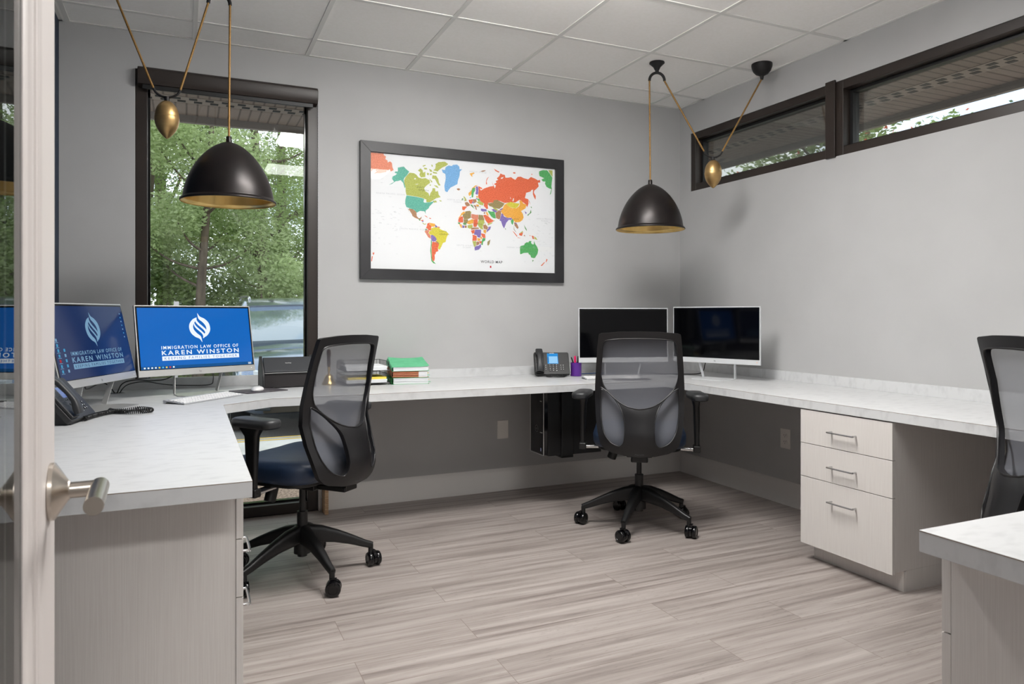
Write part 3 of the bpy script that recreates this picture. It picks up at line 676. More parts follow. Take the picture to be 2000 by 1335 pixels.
def mtext(s, size, x, z, mi, bold=0, sp=1): text_to(m, s, size, Matrix.Translation((x - x_, 0, z - z_)) @ FX, idx[mi], bold, sp)
mtext('WORLD MAP', .024, .818, .058, 'i', .0002, 1.15)
m.box(.806 - x_, .816 - x_, -.0132, -.013, .026 - z_, .040 - z_, idx['r'])
for s, x, z in (('NORTH PACIFIC OCEAN', .13, .47), ('SOUTH PACIFIC OCEAN', .28, .255), ('NORTH ATLANTIC', .575, .46), ('OCEAN', .575, .447), ('SOUTH ATLANTIC', .64, .165), ('OCEAN', .64, .152), ('INDIAN OCEAN', .99, .165), ('NORTH PACIFIC', 1.215, .37), ('OCEAN', 1.215, .357), ('ARCTIC OCEAN', .72, .655)):
    mtext(s, .012, x, z, 'f', 0, 1.5)
for s, x, z in (('NORTH', .325, .525), ('AMERICA', .345, .508), ('SOUTH', .475, .25), ('AMERICA', .485, .232), ('AFRICA', .72, .31), ('ASIA', 1.0, .36), ('EUROPE', .71, .425)): mtext(s, .011, x, z, 'i', 0, 1.6)
rr = random.Random(3)
for _ in range(130):
    x, z = rr.choice([(rr.uniform(.01, .2), rr.uniform(.15, .4)), (rr.uniform(1.12, 1.28), rr.uniform(.12, .4)), (rr.uniform(.02, 1.28), rr.uniform(.01, .7))])
    if x < 1.28: m.box(x - x_, x - x_ + rr.uniform(.006, .018), -.01295, -.0129, z - z_, z - z_ + .0012, idx['f'])
m.build('map_print', mats, mp_)
MB().box(-x_ - .001, x_ + .001, -.0185, -.0165, -z_ - .001, z_ + .001).build('glazing', M['mglass'], mp_)
mp_.rotation_euler = (0, 0, 0)

# ================================================================ TASK CHAIRS
def make_chair():
    t = bpy.data.objects.new('task_chair', None); col.objects.link(t)
    base = [(.42, -.212), (.50, -.222), (.55, -.218), (.62, -.198), (.72, -.173), (.80, -.178), (.95, -.208), (1.10, -.252)]
    cm = [(.43, .035), (.7, .045), (.85, .035), (1.1, .012)]
    sp = [(.42, .022), (.47, .04), (.55, .055), (.68, .058), (.78, .035), (.9, .008), (.97, 0)]
    cl = lambda u: max(0, 1 - (u / .236) ** 2)
    def ym(u, z): return interp(base, z) - interp(cm, z) * cl(u)
    def yf(u, z): return ym(u, z) - .003 - interp(sp, z) * cl(u) ** 1.5
    half = [(0, 1.098), (.10, 1.096), (.200, 1.088), (.2115, 1.083), (.2145, 1.070), (.222, 1.0), (.230, .90), (.2355, .80), (.2355, .72), (.231, .64), (.220, .56), (.205, .50), (.185, .477), (.15, .461), (.08, .447), (0, .442)]
    def sym(h): return h + [(-u, z) for u, z in h[::-1] if u > 1e-6]
    outer = sym(half)
    up = [(0, 1.060), (.10, 1.058), (.165, 1.052), (.185, 1.040), (.192, 1.015), (.198, .95), (.203, .885), (.202, .850), (.188, .805), (.155, .765), (.105, .725), (.055, .700), (0, .692)]
    up = [tuple(p) for p in (lambda s: s)([(q.x, q.y) for q in spline([(a, b, 0) for a, b in up], 2)])]
    upper = sym(up)
    lo = [(.205, .788), (.195, .792), (.160, .768), (.118, .725), (.088, .670), (.076, .600), (.079, .530), (.092, .503), (.110, .498), (.150, .515), (.182, .555), (.200, .620), (.206, .700)]
    lo = [(q.x, q.y) for q in spline([(a, b, 0) for a, b in lo], 3, True)]
    lo2 = [(-u, z) for u, z in lo]
    V, F = sheet(outer, [upper, lo, lo2], lambda u, z: (u, yf(u, z), z), lambda u, z: (u, yf(u, z) - .02, z), .024)
    m = MB(); m.add(V, F); fr = m.build('back_frame', M['chairpl'], t, smooth=38)
    # raised lip around the openings
    m = MB()
    for lp in (upper, lo, lo2):
        pts = [Vector((u, yf(u, z) - .0195, z)) for u, z in lp]; pts.append(pts[0]); m.tube(pts, .0035, 6)
    m.build('rim', M['chairpl'], fr, smooth=60)
    inner = [(u * .975, .4 + (z - .4) * .985 + .004) for u, z in outer]
    V, F = sheet(inner, [], lambda u, z: (u, ym(u, z) - .001, z), None, .03)
    m = MB(); m.add(V, F); m.build('backrest_mesh', M['mesh'], t, smooth=80, recalc=False)
    m = MB(); text_to(m, 'AZOR', .018, Matrix.Translation((0, yf(0, .458) - .0206, .455)) @ Matrix.Rotation(R(90), 4, 'X'), 0, .0004); m.build('embossed_mark', mat('mark_grey', (66, 66, 68), .5), fr)
    # seat: stacked rounded sections
    m = MB(); n = 0; vs = []
    lays = [(.462, .44, .42), (.466, .475, .46), (.485, .50, .49), (.515, .505, .495), (.535, .495, .485), (.550, .46, .45), (.558, .40, .39), (.562, .26, .26), (.563, .1, .1)]
    for z, w_, d in lays:
        rr_ = rrect(w_, d, min(w_, d) * .24, 6); n = len(rr_)
        for x, y in rr_: vs.append((x, y + .035, z - .035 * max(0, (y - .12) / .13) ** 2 * (1 if z > .5 else .3) + .012 * (abs(x) / .25) ** 2 * (z > .5)))
    fs = [(j * n + i, j * n + (i + 1) % n, (j + 1) * n + (i + 1) % n, (j + 1) * n + i) for j in range(len(lays) - 1) for i in range(n)] + [tuple(range(n))[::-1], tuple(range((len(lays) - 1) * n, len(lays) * n))]
    m.add(vs, fs); m.build('seat', M['seat'], t, smooth=60)
    m = MB(); m.prism([(x, y + .035) for x, y in rrect(.45, .43, .1)], .448, .466); m.build('seat_shell', M['black'], t, bev=.004)
    # mechanism
    m = MB().box(-.07, .07, -.12, .11, .405, .449).box(-.045, .045, -.27, -.10, .408, .432)
    m.box(-.04, .04, -.275, -.25, .41, .45); m.box(.07, .20, .02, .035, .425, .437)
    m.cyl(.026, -.05, .02, 18, mx=T(-.14, .05, .41, 0, R(20))); k = m.build('tilt_mechanism', M['black'], t, bev=.006)
    m = MB().cyl(.007, 0, .17, 10, mx=T(-.06, .03, .43, 0, R(-90))); m.box(-.27, -.22, .01, .05, .424, .436); m.build('lever', M['black'], k, smooth=40)
    m = MB().cyl(.014, .26, .42, 20).cyl(.024, .20, .29, 24).cyl(.022, .085, .21, 24, r2=.026); m.build('gas_column', M['black'], t, smooth=40)
    # arms
    for s in (-1, 1):
        a = MB().sweep([(s * .315, .0, .455), (s * .315, .0, .50), (s * .314, .0, .60), (s * .312, .002, .68), (s * .31, .005, .722)],
                       [rrect(.026, .05, .01, 3), rrect(.026, .05, .01, 3), rrect(.032, .058, .012, 3), rrect(.034, .066, .012, 3), rrect(.05, .12, .014, 3)], up=(0, 1, 0)).build('armrest', M['black'], t, smooth=40)
        m = MB(); vs = []
        for z, w_, d in ((.718, .075, .215), (.724, .09, .235), (.742, .095, .24), (.752, .088, .233), (.756, .07, .218)):
            pr = rrect(w_, d, w_ * .42, 6); n = len(pr); vs += [(x, y, z) for x, y in pr]
        fs = [(j * n + i, j * n + (i + 1) % n, (j + 1) * n + (i + 1) % n, (j + 1) * n + i) for j in range(4) for i in range(n)] + [tuple(range(n))[::-1], tuple(range(4 * n, 5 * n))]
        m.add(vs, fs, mx=T(s * .315, -.022, 0, 0, 0, R(s * 6))); m.build('arm_pad', M['pad'], a, smooth=50)
        m = MB().sweep([(s * .19, 0, .442), (s * .30, 0, .438), (s * .315, 0, .455), (s * .315, 0, .475)], rrect(.018, .04, .006, 3), up=(0, 1, 0)); m.build('arm_bracket', M['chrome'], a, smooth=40)
        m = MB().box(s * .315 - .02, s * .315 + .02, -.034, .034, .425, .462); m.build('bracket_cover', M['black'], a, bev=.007)
    # five star base (root of casters)
    hub = MB().cyl(.038, .10, .225, 28, r2=.034)
    for k in range(5):
        q = R(72 * k); mx = Matrix.Rotation(q, 4, 'Z')
        secs = [rrect(w_, h_, min(w_, h_) * .35, 3) for w_, h_ in ((.052, .085), (.050, .075), (.044, .058), (.036, .044), (.030, .034), (.026, .03))]
        pts = [(.02, 0, .185), (.08, 0, .178), (.15, 0, .160), (.22, 0, .135), (.28, 0, .110), (.318, 0, .097)]
        hub.sweep(pts, secs, mx=mx)
        hub.cyl(.012, .06, .1, 12, mx=mx @ Matrix.Translation((.312, 0, 0)))
    sb = hub.build('star_base', M['black'], t, smooth=40)
    for k in range(5):
        q = R(72 * k); c = MB(); mx = Matrix.Rotation(q, 4, 'Z') @ Matrix.Translation((.325, 0, .033)) @ Matrix.Rotation(R(60 + 45 * k), 4, 'Z')
        for s in (-1, 1):
            c.lathe([(1e-5, .008), (.026, .008), (.031, .010), (.033, .014), (.033, .024), (.030, .029), (.020, .031), (.019, .029), (1e-5, .029)], 28, mx=mx @ Matrix.Rotation(R(90 * s), 4, 'X'))
        c.box(-.014, .014, -.0085, .0085, -.006, .04, mx=mx); c.cyl(.031, -.007, .007, 24, mx=mx @ T(0, 0, .004, R(90)))
        c.build('caster', M['blackg'], sb, smooth=40)
    return t
def place_chair(t, x, y, heading, base_deg, label):
    t.location = (x, y, 0); t.rotation_euler = (0, 0, R(-heading))
    for c in t.children:
        if c.name.startswith('star_base'): c.rotation_euler = (0, 0, R(base_deg + heading))
    tag(t, label, 'office chair', 'mesh back task chairs')
ch = make_chair()
place_chair(ch, -2.932, -1.057, -42, 284.7, 'black mesh task chair with navy seat in front of the tall window desk')
c2 = copy_tree(ch); place_chair(c2, -1.096, -1.062, 34, 220.8, 'black mesh task chair seen square from behind at the far right corner')
c3 = copy_tree(ch); place_chair(c3, -.989, -3.294, 121, 30, 'black mesh task chair cut off by the right edge of the photo')
for c in c3.children:
    if c.name.startswith('armrest'): c.location.z = -.075
    elif not c.name.startswith(('star_base', 'gas')): c.location.z = .03

# ================================================================ MONITORS
SCR = {}
def blue_screen(bg, fg, bar, s):
    k = len(SCR); SCR[k] = [emis('screen_blue_%d' % k, bg, s, True), emis('screen_white_%d' % k, fg, s), emis('screen_bar_%d' % k, bar, s), emis('icon_red_%d' % k, (210, 60, 70), s), emis('icon_cyan_%d' % k, (90, 190, 240), s), emis('icon_yellow_%d' % k, (240, 210, 90), s)]
    return SCR[k]
W, HS = .612, .36
def monitor(x, y, z, heading, tilt, label, screen, case):
    th = math.pi - heading
    t = thing('monitor', label, 'monitor', (x, y, ZD), th)
    dz = z - ZD
    tm = Matrix.Translation((0, 0, dz)) @ Matrix.Rotation(-tilt, 4, 'X')
    chin = .033
    MB().box(-W / 2, W / 2, .0, .012, 0, HS, mx=tm).build('case', case, t, bev=.002)
    m = MB().box(-.26, .26, .012, .034, .03, HS - .06, mx=tm); m.build('rear_cover', case, t, bev=.01)
    b = MB().box(-W / 2 + .006, W / 2 - .006, -.0012, .0, chin, HS - .006, mx=tm).build('bezel', M['blackg'], t)
    sx, z0, z1 = W / 2 - .013, chin + .003, HS - .014
    mats = screen; m = MB().box(-sx, sx, -.0016, -.0011, z0, z1, mx=tm)
    if len(mats) > 1:
        lw, lh = 2 * sx, z1 - z0
        def Q(a, b_, lay=0): return (-sx + a * lw, -.0019 - lay * .0001, z0 + b_ * lh)
        def quad(a0, a1, b0, b1, mi, lay=0): m.add([Q(a0, b0, lay), Q(a1, b0, lay), Q(a1, b1, lay), Q(a0, b1, lay)], [(0, 1, 2, 3)], mi, tm)
        fx = lambda a, b_: tm @ Matrix.Translation(Vector(Q(a, b_, 1))) @ Matrix.Rotation(R(90), 4, 'X')
        text_to(m, 'IMMIGRATION LAW OFFICE OF', .0235, fx(.525, .318), 1, .0004, 1.3, width=.695 * lw)
        text_to(m, 'KAREN WINSTON', .0305, fx(.525, .225), 1, .0006, 1.35, width=.695 * lw)
        quad(.178, .872, .132, .203, 1)
        text_to(m, 'KEEPING FAMILIES TOGETHER', .0175, tm @ Matrix.Translation(Vector(Q(.525, .148, 3))) @ Matrix.Rotation(R(90), 4, 'X'), 0, 0, 1.45, width=.655 * lw)
        # flame-in-oval mark: two crescents and two ribbons
        cx, cy, rx, rz = .525 * lw - sx, z0 + .665 * lh, .056, .056
        def P3(a, b_, lay=2): return (cx + a * rx, -.0019 - lay * .0001, cy + b_ * rz)
        def strip(A, B, mi=1, lay=2):
            n = len(A); m.add([P3(*p, lay) for p in A] + [P3(*p, lay) for p in B], [(i, i + 1, n + i + 1, n + i) for i in range(n - 1)], mi, tm)
        def cv(pts, n=6): return [(p.x, p.y) for p in spline([(a, b_, 0) for a, b_ in pts], n)]
        la = cv([(-.22, .98), (-.62, .78), (-.93, .38), (-.99, -.05), (-.85, -.5), (-.5, -.85), (-.1, -1.05), (.1, -1.35)])
        lb = cv([(-.22, .98), (-.32, .72), (-.52, .40), (-.62, .12), (-.55, -.2), (-.3, -.52), (.05, -.85), (.13, -1.38)])
        strip(la, lb)
        strip([(-a, -b_) for a, b_ in la], [(-a, -b_) for a, b_ in lb])
        ra = cv([(-.34, .90), (-.38, .62), (-.22, .34), (.08, .05), (.36, -.22), (.50, -.50), (.44, -.78)])
        rb = cv([(-.22, .95), (-.22, .70), (-.02, .42), (.28, .14), (.56, -.15), (.66, -.40), (.52, -.70)])
        strip(ra, rb)
        ra = cv([(-.52, .44), (-.50, .16), (-.30, -.12), (-.02, -.38), (.20, -.62), (.26, -.86), (.22, -1.0)])
        rb = cv([(-.46, .42), (-.36, .20), (-.12, -.06), (.18, -.34), (.40, -.60), (.44, -.80), (.34, -.98)])
        strip(ra, rb)
        if len(mats) > 5 and screen is SB2:
            quad(0, 1, 0, .048, 2)
            for i, c in enumerate((1, 1, 1, 1, 5, 4, 5, 3, 1)): quad(.022 + i * .030, .036 + i * .030, .012, .036, c, 1)
            quad(.955, .985, .026, .036, 1, 1); quad(.955, .985, .008, .017, 1, 1)
        else:
            for i in range(7):
                quad(.03, .05, .52 - i * .07, .56 - i * .07, (1, 4, 4, 4, 3, 4, 4)[i], 1); quad(.02, .06, .505 - i * .07, .512 - i * .07, 1, 1)
                if i > 1: quad(.10, .12, .52 - i * .07, .56 - i * .07, (1, 1, 4, 1, 4, 4, 1)[i], 1)
                quad(.955, .968, .88 - i * .06, .90 - i * .06, (1, 4, 1, 4, 1, 4, 1)[i], 1)
    scr = m.build('screen', mats, t)
    m = MB(); text_to(m, 'hp', .013, tm @ Matrix.Translation((0, -.0006, .012)) @ Matrix.Rotation(R(90), 4, 'X'), 0, .0003); m.build('maker_mark', mat('mark_dim', (150, 150, 152), .4, .5), t)
    m = MB().cyl(.0022, 0, .0006, 10, mx=tm @ T(W / 2 - .022, 0, .017, R(90))); m.build('power_light', emis('led', (255, 255, 255) if len(mats) > 1 else (255, 170, 90), 1.2), t)
    # folded metal stand
    base = [(-.135, -.03), (-.105, -.105), (.105, -.105), (.135, -.03), (.105, .075), (-.105, .075)]
    s = MB().prism(base, .0003, .0045)
    for sg in (-1, 1):
        s.sweep([(sg * .112, .055, .004), (sg * .126, .024, dz + .012)], [(-.012, -.0018), (.012, -.0018), (.012, .0018), (-.012, .0018)], up=(1, 0, 0))
    s.build('stand', case, t, bev=.0008)
    return t
SB1 = blue_screen((6, 50, 112), (150, 200, 238), (8, 50, 100), .55)  # same picture as the bright screen, viewing-angle dimming put into darker colours
SB2 = blue_screen((0, 100, 190), (240, 248, 255), (4, 80, 140), 1.0)
OFF = [mat('screen_off', (5, 5, 7), .06, spec=.22)]
monitor(-3.348, -.394, .880, 2.712, .182, 'silver monitor with bright blue law office screen in front of the tall window', SB2, M['silver'])
monitor(-3.750, -.835, .886, 1.966, .222, 'silver monitor with dark blue law office screen beside the glass door', SB1, M['silver'])
monitor(-.770, -.409, .869, 3.428, .025, 'switched off monitor behind the chair, left one of the dark pair', OFF, M['silverw'])
monitor(-.354, -.816, .876, 4.356, 0, 'switched off monitor on the right wall worktop, right one of the dark pair', OFF, M['silverw'])

# ================================================================ DESK THINGS
M['keybody'] = mat('keyboard_tray', (176, 178, 182), .4)
def keyboard(x, y, rz, w_, d, label):
    t = thing('keyboard', label, 'keyboard', (x, y, ZD), rz, 'white keyboards')
    prof = [(-d / 2, .001), (-d / 2, .005), (d / 2 - .02, .014), (d / 2 - .004, .017), (d / 2, .012), (d / 2 - .004, .002), (d / 2 - .016, .001), (d / 2 - .022, .009), (-d / 2 + .03, .003)]
    m = MB().prism(prof, -w_ / 2, w_ / 2, mx=Matrix(((0, 0, 1, 0), (1, 0, 0, 0), (0, 1, 0, 0), (0, 0, 0, 1)))); m.build('body', M['keybody'], t, bev=.001)
    m = MB(); nx = int(w_ / .019)
    for j in range(5):
        for i in range(nx):
            if j == 0 and 4 <= i <= 8:
                if i != 4: continue
                wx = .019 * 5 - .003
            else: wx = .016
            x0 = -w_ / 2 + .006 + i * (w_ - .012) / nx; y0 = -d / 2 + .007 + j * (d - .03) / 5; z = .005 + (y0 + d / 2) * .1
            m.box(x0, x0 + wx, y0, y0 + (d - .03) / 5 - .003, z, z + .004)
    m.build('keys', M['key'], t, bev=.0006); return t
def mouse(x, y, z, rz, label):
    t = thing('computer_mouse', label, 'mouse', (x, y, z), rz, 'white mice')
    m = MB(); vs = []; n = 20
    lays = [(0.0, .92), (.004, 1), (.010, .97), (.016, .82), (.0205, .55), (.0225, .2)]
    for zz, k in lays:
        for i in range(n):
            a = 2 * math.pi * i / n; vs.append((.031 * k * math.cos(a), .056 * k * math.sin(a) - .006 * (1 - k), zz))
    m.add(vs, [(j * n + i, j * n + (i + 1) % n, (j + 1) * n + (i + 1) % n, (j + 1) * n + i) for j in range(5) for i in range(n)] + [tuple(range(n))[::-1], tuple(range(5 * n, 6 * n))])
    m.build('shell', M['white'], t, smooth=50)
    m = MB().cyl(.006, -.003, .003, 14, mx=T(0, .028, .0185, 0, R(90))); m.build('wheel', M['silver'], t, smooth=40); return t
def pad(x, y, rz, w_, d, label):
    return tag(MB().prism([(a, b_) for a, b_ in rrect(w_, d, .01)], ZD + .0003, ZD + .004, mx=T(x, y, 0, rz=rz)).build('mouse_pad', noisy('pad_cloth_%d' % int(abs(x) * 100), (72, 68, 72), (128, 124, 128), (9, 9, 9), .8, lo=.5, hi=.62)), label, 'mouse pad')
keyboard(-3.334, -.658, math.atan2(.286, .265), .40, .125, 'white slim keyboard in front of the bright blue monitor')
pad(-3.062, -.365, R(25), .24, .20, 'patterned dark mouse pad beside the white keyboard near the scanner')
mouse(-3.068, -.375, ZD + .004, R(-20), 'white mouse on the pad in front of the black scanner')
keyboard(-.955, -.515, R(-13), .33, .12, 'white keyboard behind the centre chair below the dark monitor')
pad(-.86, -.63, R(-16), .235, .13, 'dark mouse pad behind the centre chair')
mouse(-.85, -.62, ZD + .004, R(70), 'white mouse on the pad behind the centre chair')

def coil(path, turns, r=.0082, wr=.002):
    pts = spline(path, 10); L_ = [0]
    for a, b_ in zip(pts, pts[1:]): L_.append(L_[-1] + (b_ - a).length)
    n = turns * 12; out = []
    for i in range(n + 1):
        s = L_[-1] * i / n; j = max(k for k in range(len(L_)) if L_[k] <= s + 1e-9); j = min(j, len(pts) - 2)
        f = (s - L_[j]) / max(1e-9, L_[j + 1] - L_[j]); p = pts[j].lerp(pts[j + 1], f); t_ = (pts[j + 1] - pts[j]).normalized()
        side = t_.cross(Vector((0, 0, 1))).normalized(); up = side.cross(t_); a = 2 * math.pi * i / 12
        out.append(p + side * r * math.cos(a) + up * r * math.sin(a))
    return out
def phone(x, y, heading, label, lit, body, tilt=R(52), cordpath=None, w_=.205, hgt=.175):
    t = thing('desk_phone', label, 'phone', (x, y, ZD), math.pi - R(heading))
    tm = Matrix.Translation((0, -.06, .017)) @ Matrix.Rotation(tilt, 4, 'X')   # local z=normal, y=up the face
    f = MB().prism(rrect(w_, hgt, .012), -.022, .0, mx=tm @ Matrix.Translation((0, hgt / 2, 0))).build('housing', body, t, bev=.003)
    c, s = math.cos(tilt), math.sin(tilt)
    MB().add([(-w_ * .42, -.05, 0), (w_ * .42, -.05, 0), (w_ * .42, .075, 0), (-w_ * .42, .075, 0), (-w_ * .42, -.055 + c * .03, .012 + s * .02), (w_ * .42, -.055 + c * .03, .012 + s * .02), (w_ * .38, -.04 + c * .13, .0 + s * .13), (-w_ * .38, -.04 + c * .13, .0 + s * .13)],
             [(0, 1, 2, 3), (4, 5, 6, 7), (0, 1, 5, 4), (1, 2, 6, 5), (2, 3, 7, 6), (3, 0, 4, 7)]).build('foot', body, t, bev=.002)
    # handset cradle + handset on the left
    hx = -w_ / 2 + .034
    MB().box(hx - .03, hx + .03, .008, hgt - .004, 0, .012, mx=tm).build('cradle', body, f, bev=.004)
    pts = [(hx, .010, .026), (hx, .03, .034), (hx, .06, .045), (hx, hgt / 2, .047), (hx, hgt - .045, .045), (hx, hgt - .018, .036), (hx, hgt + .004, .026)]
    secs = [rrect(.046, .022, .009, 3), rrect(.046, .026, .009, 3), rrect(.034, .02, .008, 3), rrect(.032, .018, .008, 3), rrect(.034, .02, .008, 3), rrect(.048, .026, .009, 3), rrect(.046, .022, .009, 3)]
    MB().sweep(pts, secs, mx=tm, up=(0, 0, 1)).build('handset', M['pad'], t, smooth=50)
    m = MB()
    kx0 = hx + .062
    for r_ in range(4):
        for k in range(3): m.box(kx0 + k * .022, kx0 + k * .022 + .015, .022 + r_ * .0135, .031 + r_ * .0135, 0, .003, mx=tm)
    for r_ in range(3):
        m.box(kx0 - .024, kx0 - .014, .032 + r_ * .0145, .040 + r_ * .0145, 0, .003, mx=tm)
        for q in (.076, .092): m.box(kx0 + q, kx0 + q + .009, .032 + r_ * .0145, .040 + r_ * .0145, 0, .003, mx=tm)
    kp = m.build('keypad', M['black'], f, bev=.001)
    m = MB()
    for r_ in range(4):
        for k in range(3): text_to(m, '123456789*0#'[(3 - r_) * 3 + k], .0075, tm @ Matrix.Translation((kx0 + k * .022 + .0075, .0238 + r_ * .0135, .0034)), 0, .0003)
    for r_ in range(3):
        for q in (-.0225, .078, .094): m.box(kx0 + q, kx0 + q + .005, .0345 + r_ * .0145, .0375 + r_ * .0145, .003, .0034, mx=tm)
    m.build('key_legends', M['white'], kp)
    if lit:
        s1 = emis('phone_screen', (150, 205, 245), 1.0, True); s2 = emis('phone_screen_top', (30, 140, 215), 1.0); s3 = emis('phone_screen_dark', (20, 60, 120), .8)
        m = MB().box(kx0 - .006, kx0 + .066, .078, .155, 0, .001, mx=tm); m.box(kx0 - .006, kx0 + .066, .133, .155, .001, .0014, 1, tm)
        m.box(kx0 - .006, kx0 + .004, .078, .133, .001, .0013, 1, tm); m.box(kx0 + .062, kx0 + .066, .078, .133, .001, .0013, 1, tm); m.box(kx0 - .006, kx0 + .066, .078, .081, .001, .0013, 1, tm)
        for k in range(4): m.box(kx0 - .003, kx0 + .002, .092 + k * .009, .097 + k * .009, .0014, .0016, 2, tm)
        m.build('display', [s1, s2, s3], f)
        m = MB().prism(rrect(.032, .006, .0028), 0, .001, mx=tm @ Matrix.Translation((kx0 + .026, hgt - .010, 0))); m.build('logo_plate', mat('logo_pale', (232, 214, 186), .4), f)
    else:
        m = MB().box(kx0 - .012, kx0 + .072, .10, .15, 0, .001, mx=tm); m.build('display', mat('lcd_blue', (70, 90, 150), .2), f)
        m = MB()
        for k in range(5): m.box(kx0 - .008 + k * .016, kx0 + .001 + k * .016, .086, .092, 0, .003, mx=tm)
        m.build('soft_keys', M['black'], f)
        m = MB()
        for i in range(6):
            for j in range(9): m.box(hx - .016 + i * .006, hx - .0125 + i * .006, .06 + j * .006, .0635 + j * .006, .0121, .0126, mx=tm)
        m.build('speaker_grille', M['black'], f)
    m = MB().tube(coil(*cordpath), .0021, 6); cd = m.build('coiled_cord', M['black'], t, smooth=60)
    cd.matrix_parent_inverse = (Matrix.Translation(t.location) @ Matrix.Rotation(math.pi - R(heading), 4, 'Z')).inverted()
    return t
zc = ZD + .0112
phone(-3.832, -1.225, 104, 'dark grey desk phone with coiled cord beside the glass door', False, M['blacksoft'], R(50),
      ([(-3.775, -1.25, zc), (-3.745, -1.15, zc), (-3.70, -1.07, zc), (-3.65, -1.045, zc), (-3.60, -1.035, zc + .004), (-3.56, -1.05, zc), (-3.552, -1.08, zc), (-3.59, -1.095, zc), (-3.65, -1.085, zc), (-3.70, -1.035, zc), (-3.705, -1.01, zc)], 78), .235, .19)
phone(-1.20, -.195, 200, 'black desk phone with lit blue screen left of the purple pen cup', True, M['black'], R(58),
      ([(-1.27, -.26, zc), (-1.26, -.30, zc), (-1.22, -.325, zc), (-1.17, -.32, zc), (-1.155, -.28, zc)], 22), .235, .165)
# pens and cup
t = thing('pen_cup', 'purple mesh pen cup right of the lit black desk phone', 'pen cup', (-1.05, -.262, ZD))
MB().lathe([(1e-5, .001), (.034, .001), (.036, .004), (.0365, .088), (.038, .091), (.0355, .091), (.0345, .006), (1e-5, .004)], 32).build('cup', M['purple'], t, smooth=45)
m = MB().cyl(.0372, .078, .083, 32).cyl(.0372, .004, .009, 32); m.build('band', M['purple'], t, smooth=45)
def pen(dx, dy, lean, az, mt, label, ln=.13, r=.0042, cat='pen'):
    mx = T(-1.05 + dx, -.262 + dy, ZD + .006, rz=az) @ Matrix.Rotation(lean, 4, 'Y')
    o = tag(MB().lathe([(1e-5, 0), (r * .4, .002), (r, .014), (r, ln - .01), (r * .7, ln), (1e-5, ln)], 12, mx=mx).build(cat, mt, smooth=40), label, cat, 'pens in the purple cup')
    m = MB().box(r * .9, r * 1.5, -.0015, .0015, ln - .04, ln - .005, mx=mx); m.build('clip', M['silver'], o)
pen(.012, 0, R(-22), R(0), M['black'], 'black pen leaning left in the purple cup')
pen(-.012, -.004, R(24), R(0), M['black'], 'black pen leaning right in the purple cup')
pen(0, .01, R(-3), R(40), M['pink'], 'hot pink highlighter upright in the purple cup', .128, .0075, 'highlighter')
pen(.004, -.012, R(3), R(10), M['blackg'], 'black marker upright in front of the pink highlighter', .128, .005, 'marker')

# scanner
t = thing('document_scanner', 'black folded document scanner on the worktop below the tall window', 'scanner', (-2.893, -.20, ZD), R(4))
m = MB()
for s in (-1, 1): MB().prism([(-.075, 0), (.085, 0), (.085, .11), (.05, .175), (.02, .176), (-.06, .10), (-.075, .06)], s * .14 - .006, s * .14 + .006, mx=Matrix(((0, 0, 1, 0), (1, 0, 0, 0), (0, 1, 0, 0), (0, 0, 0, 1)))).build('side_panel', M['blacksoft'], t, bev=.003)
MB().box(-.133, .133, -.055, .08, .004, .088).build('body', mat('scanner_body', (38, 34, 35), .5), t, bev=.003)
lid = MB().box(-.134, .134, -.006, .006, 0, .10, mx=T(0, -.058, .088, R(-38))).build('lid', mat('scanner_lid', (40, 43, 48), .38), t, bev=.003)
m = MB().box(-.134, .134, -.067, -.059, .084, .087); m.build('trim_line', M['silver'], lid)
m = MB(); text_to(m, 'ScanSnap', .009, T(0, -.058, .088, R(-38)) @ Matrix.Translation((0, -.0066, .055)) @ Matrix.Rotation(R(90), 4, 'X'), 0, .0002); m.build('lettering', M['silver'], lid)

# hand bell
t = thing('hand_bell', 'brass hand bell with dark handle seen through the chair mesh', 'bell', (-2.655, -.17, ZD))
pr = [(.040, 0), (.041, .004), (.036, .012), (.030, .024), (.026, .040), (.022, .052), (.014, .060), (.006, .064), (1e-4, .066)]
MB().lathe(pr, 32).build('bell', M['brassin'], t, smooth=50)
MB().lathe([(1e-4, .064), (.006, .066), (.007, .082), (.011, .09), (.0075, .098), (.007, .105)], 20).build('ferrule', M['brassin'], t, smooth=50)
MB().lathe([(.007, .104), (.010, .112), (.012, .13), (.009, .15), (.012, .172), (.0135, .19), (.010, .204), (1e-4, .208)], 20).build('handle', M['wood'], t, smooth=50)

# letter tray
t = thing('letter_tray', 'black wire two tier letter tray behind the left chair', 'letter tray', (-2.462, -.205, ZD), R(0))
m = MB(); w_, d = .26, .24
for z in (.012, .085):
    for a in range(0, 27): m.box(-w_ / 2 + a * .01 - .0006, -w_ / 2 + a * .01 + .0006, -d / 2, d / 2, z, z + .0012)
    for a in range(0, 25): m.box(-w_ / 2, w_ / 2, -d / 2 + a * .01 - .0006, -d / 2 + a * .01 + .0006, z, z + .0012)
    for s in (-1, 1):
        for h_ in (.0, .05): m.tube([(s * w_ / 2, -d / 2, z + h_ * .3), (s * w_ / 2, -d / 2 + .06, z + h_), (s * w_ / 2, d / 2, z + h_)], .0018, 6)
        for a in range(6, 25, 2): m.box(s * w_ / 2 - .0008, s * w_ / 2 + .0008, -d / 2 + a * .01 - .0008, -d / 2 + a * .01 + .0008, z, z + .05)
    m.tube([(-w_ / 2, d / 2, z + .05), (w_ / 2, d / 2, z + .05)], .0018, 6)
    for a in range(0, 27, 2): m.box(-w_ / 2 + a * .01 - .0008, -w_ / 2 + a * .01 + .0008, d / 2 - .0008, d / 2 + .0008, z, z + .05)
    m.tube([(-w_ / 2, -d / 2, z), (w_ / 2, -d / 2, z)], .002, 6)
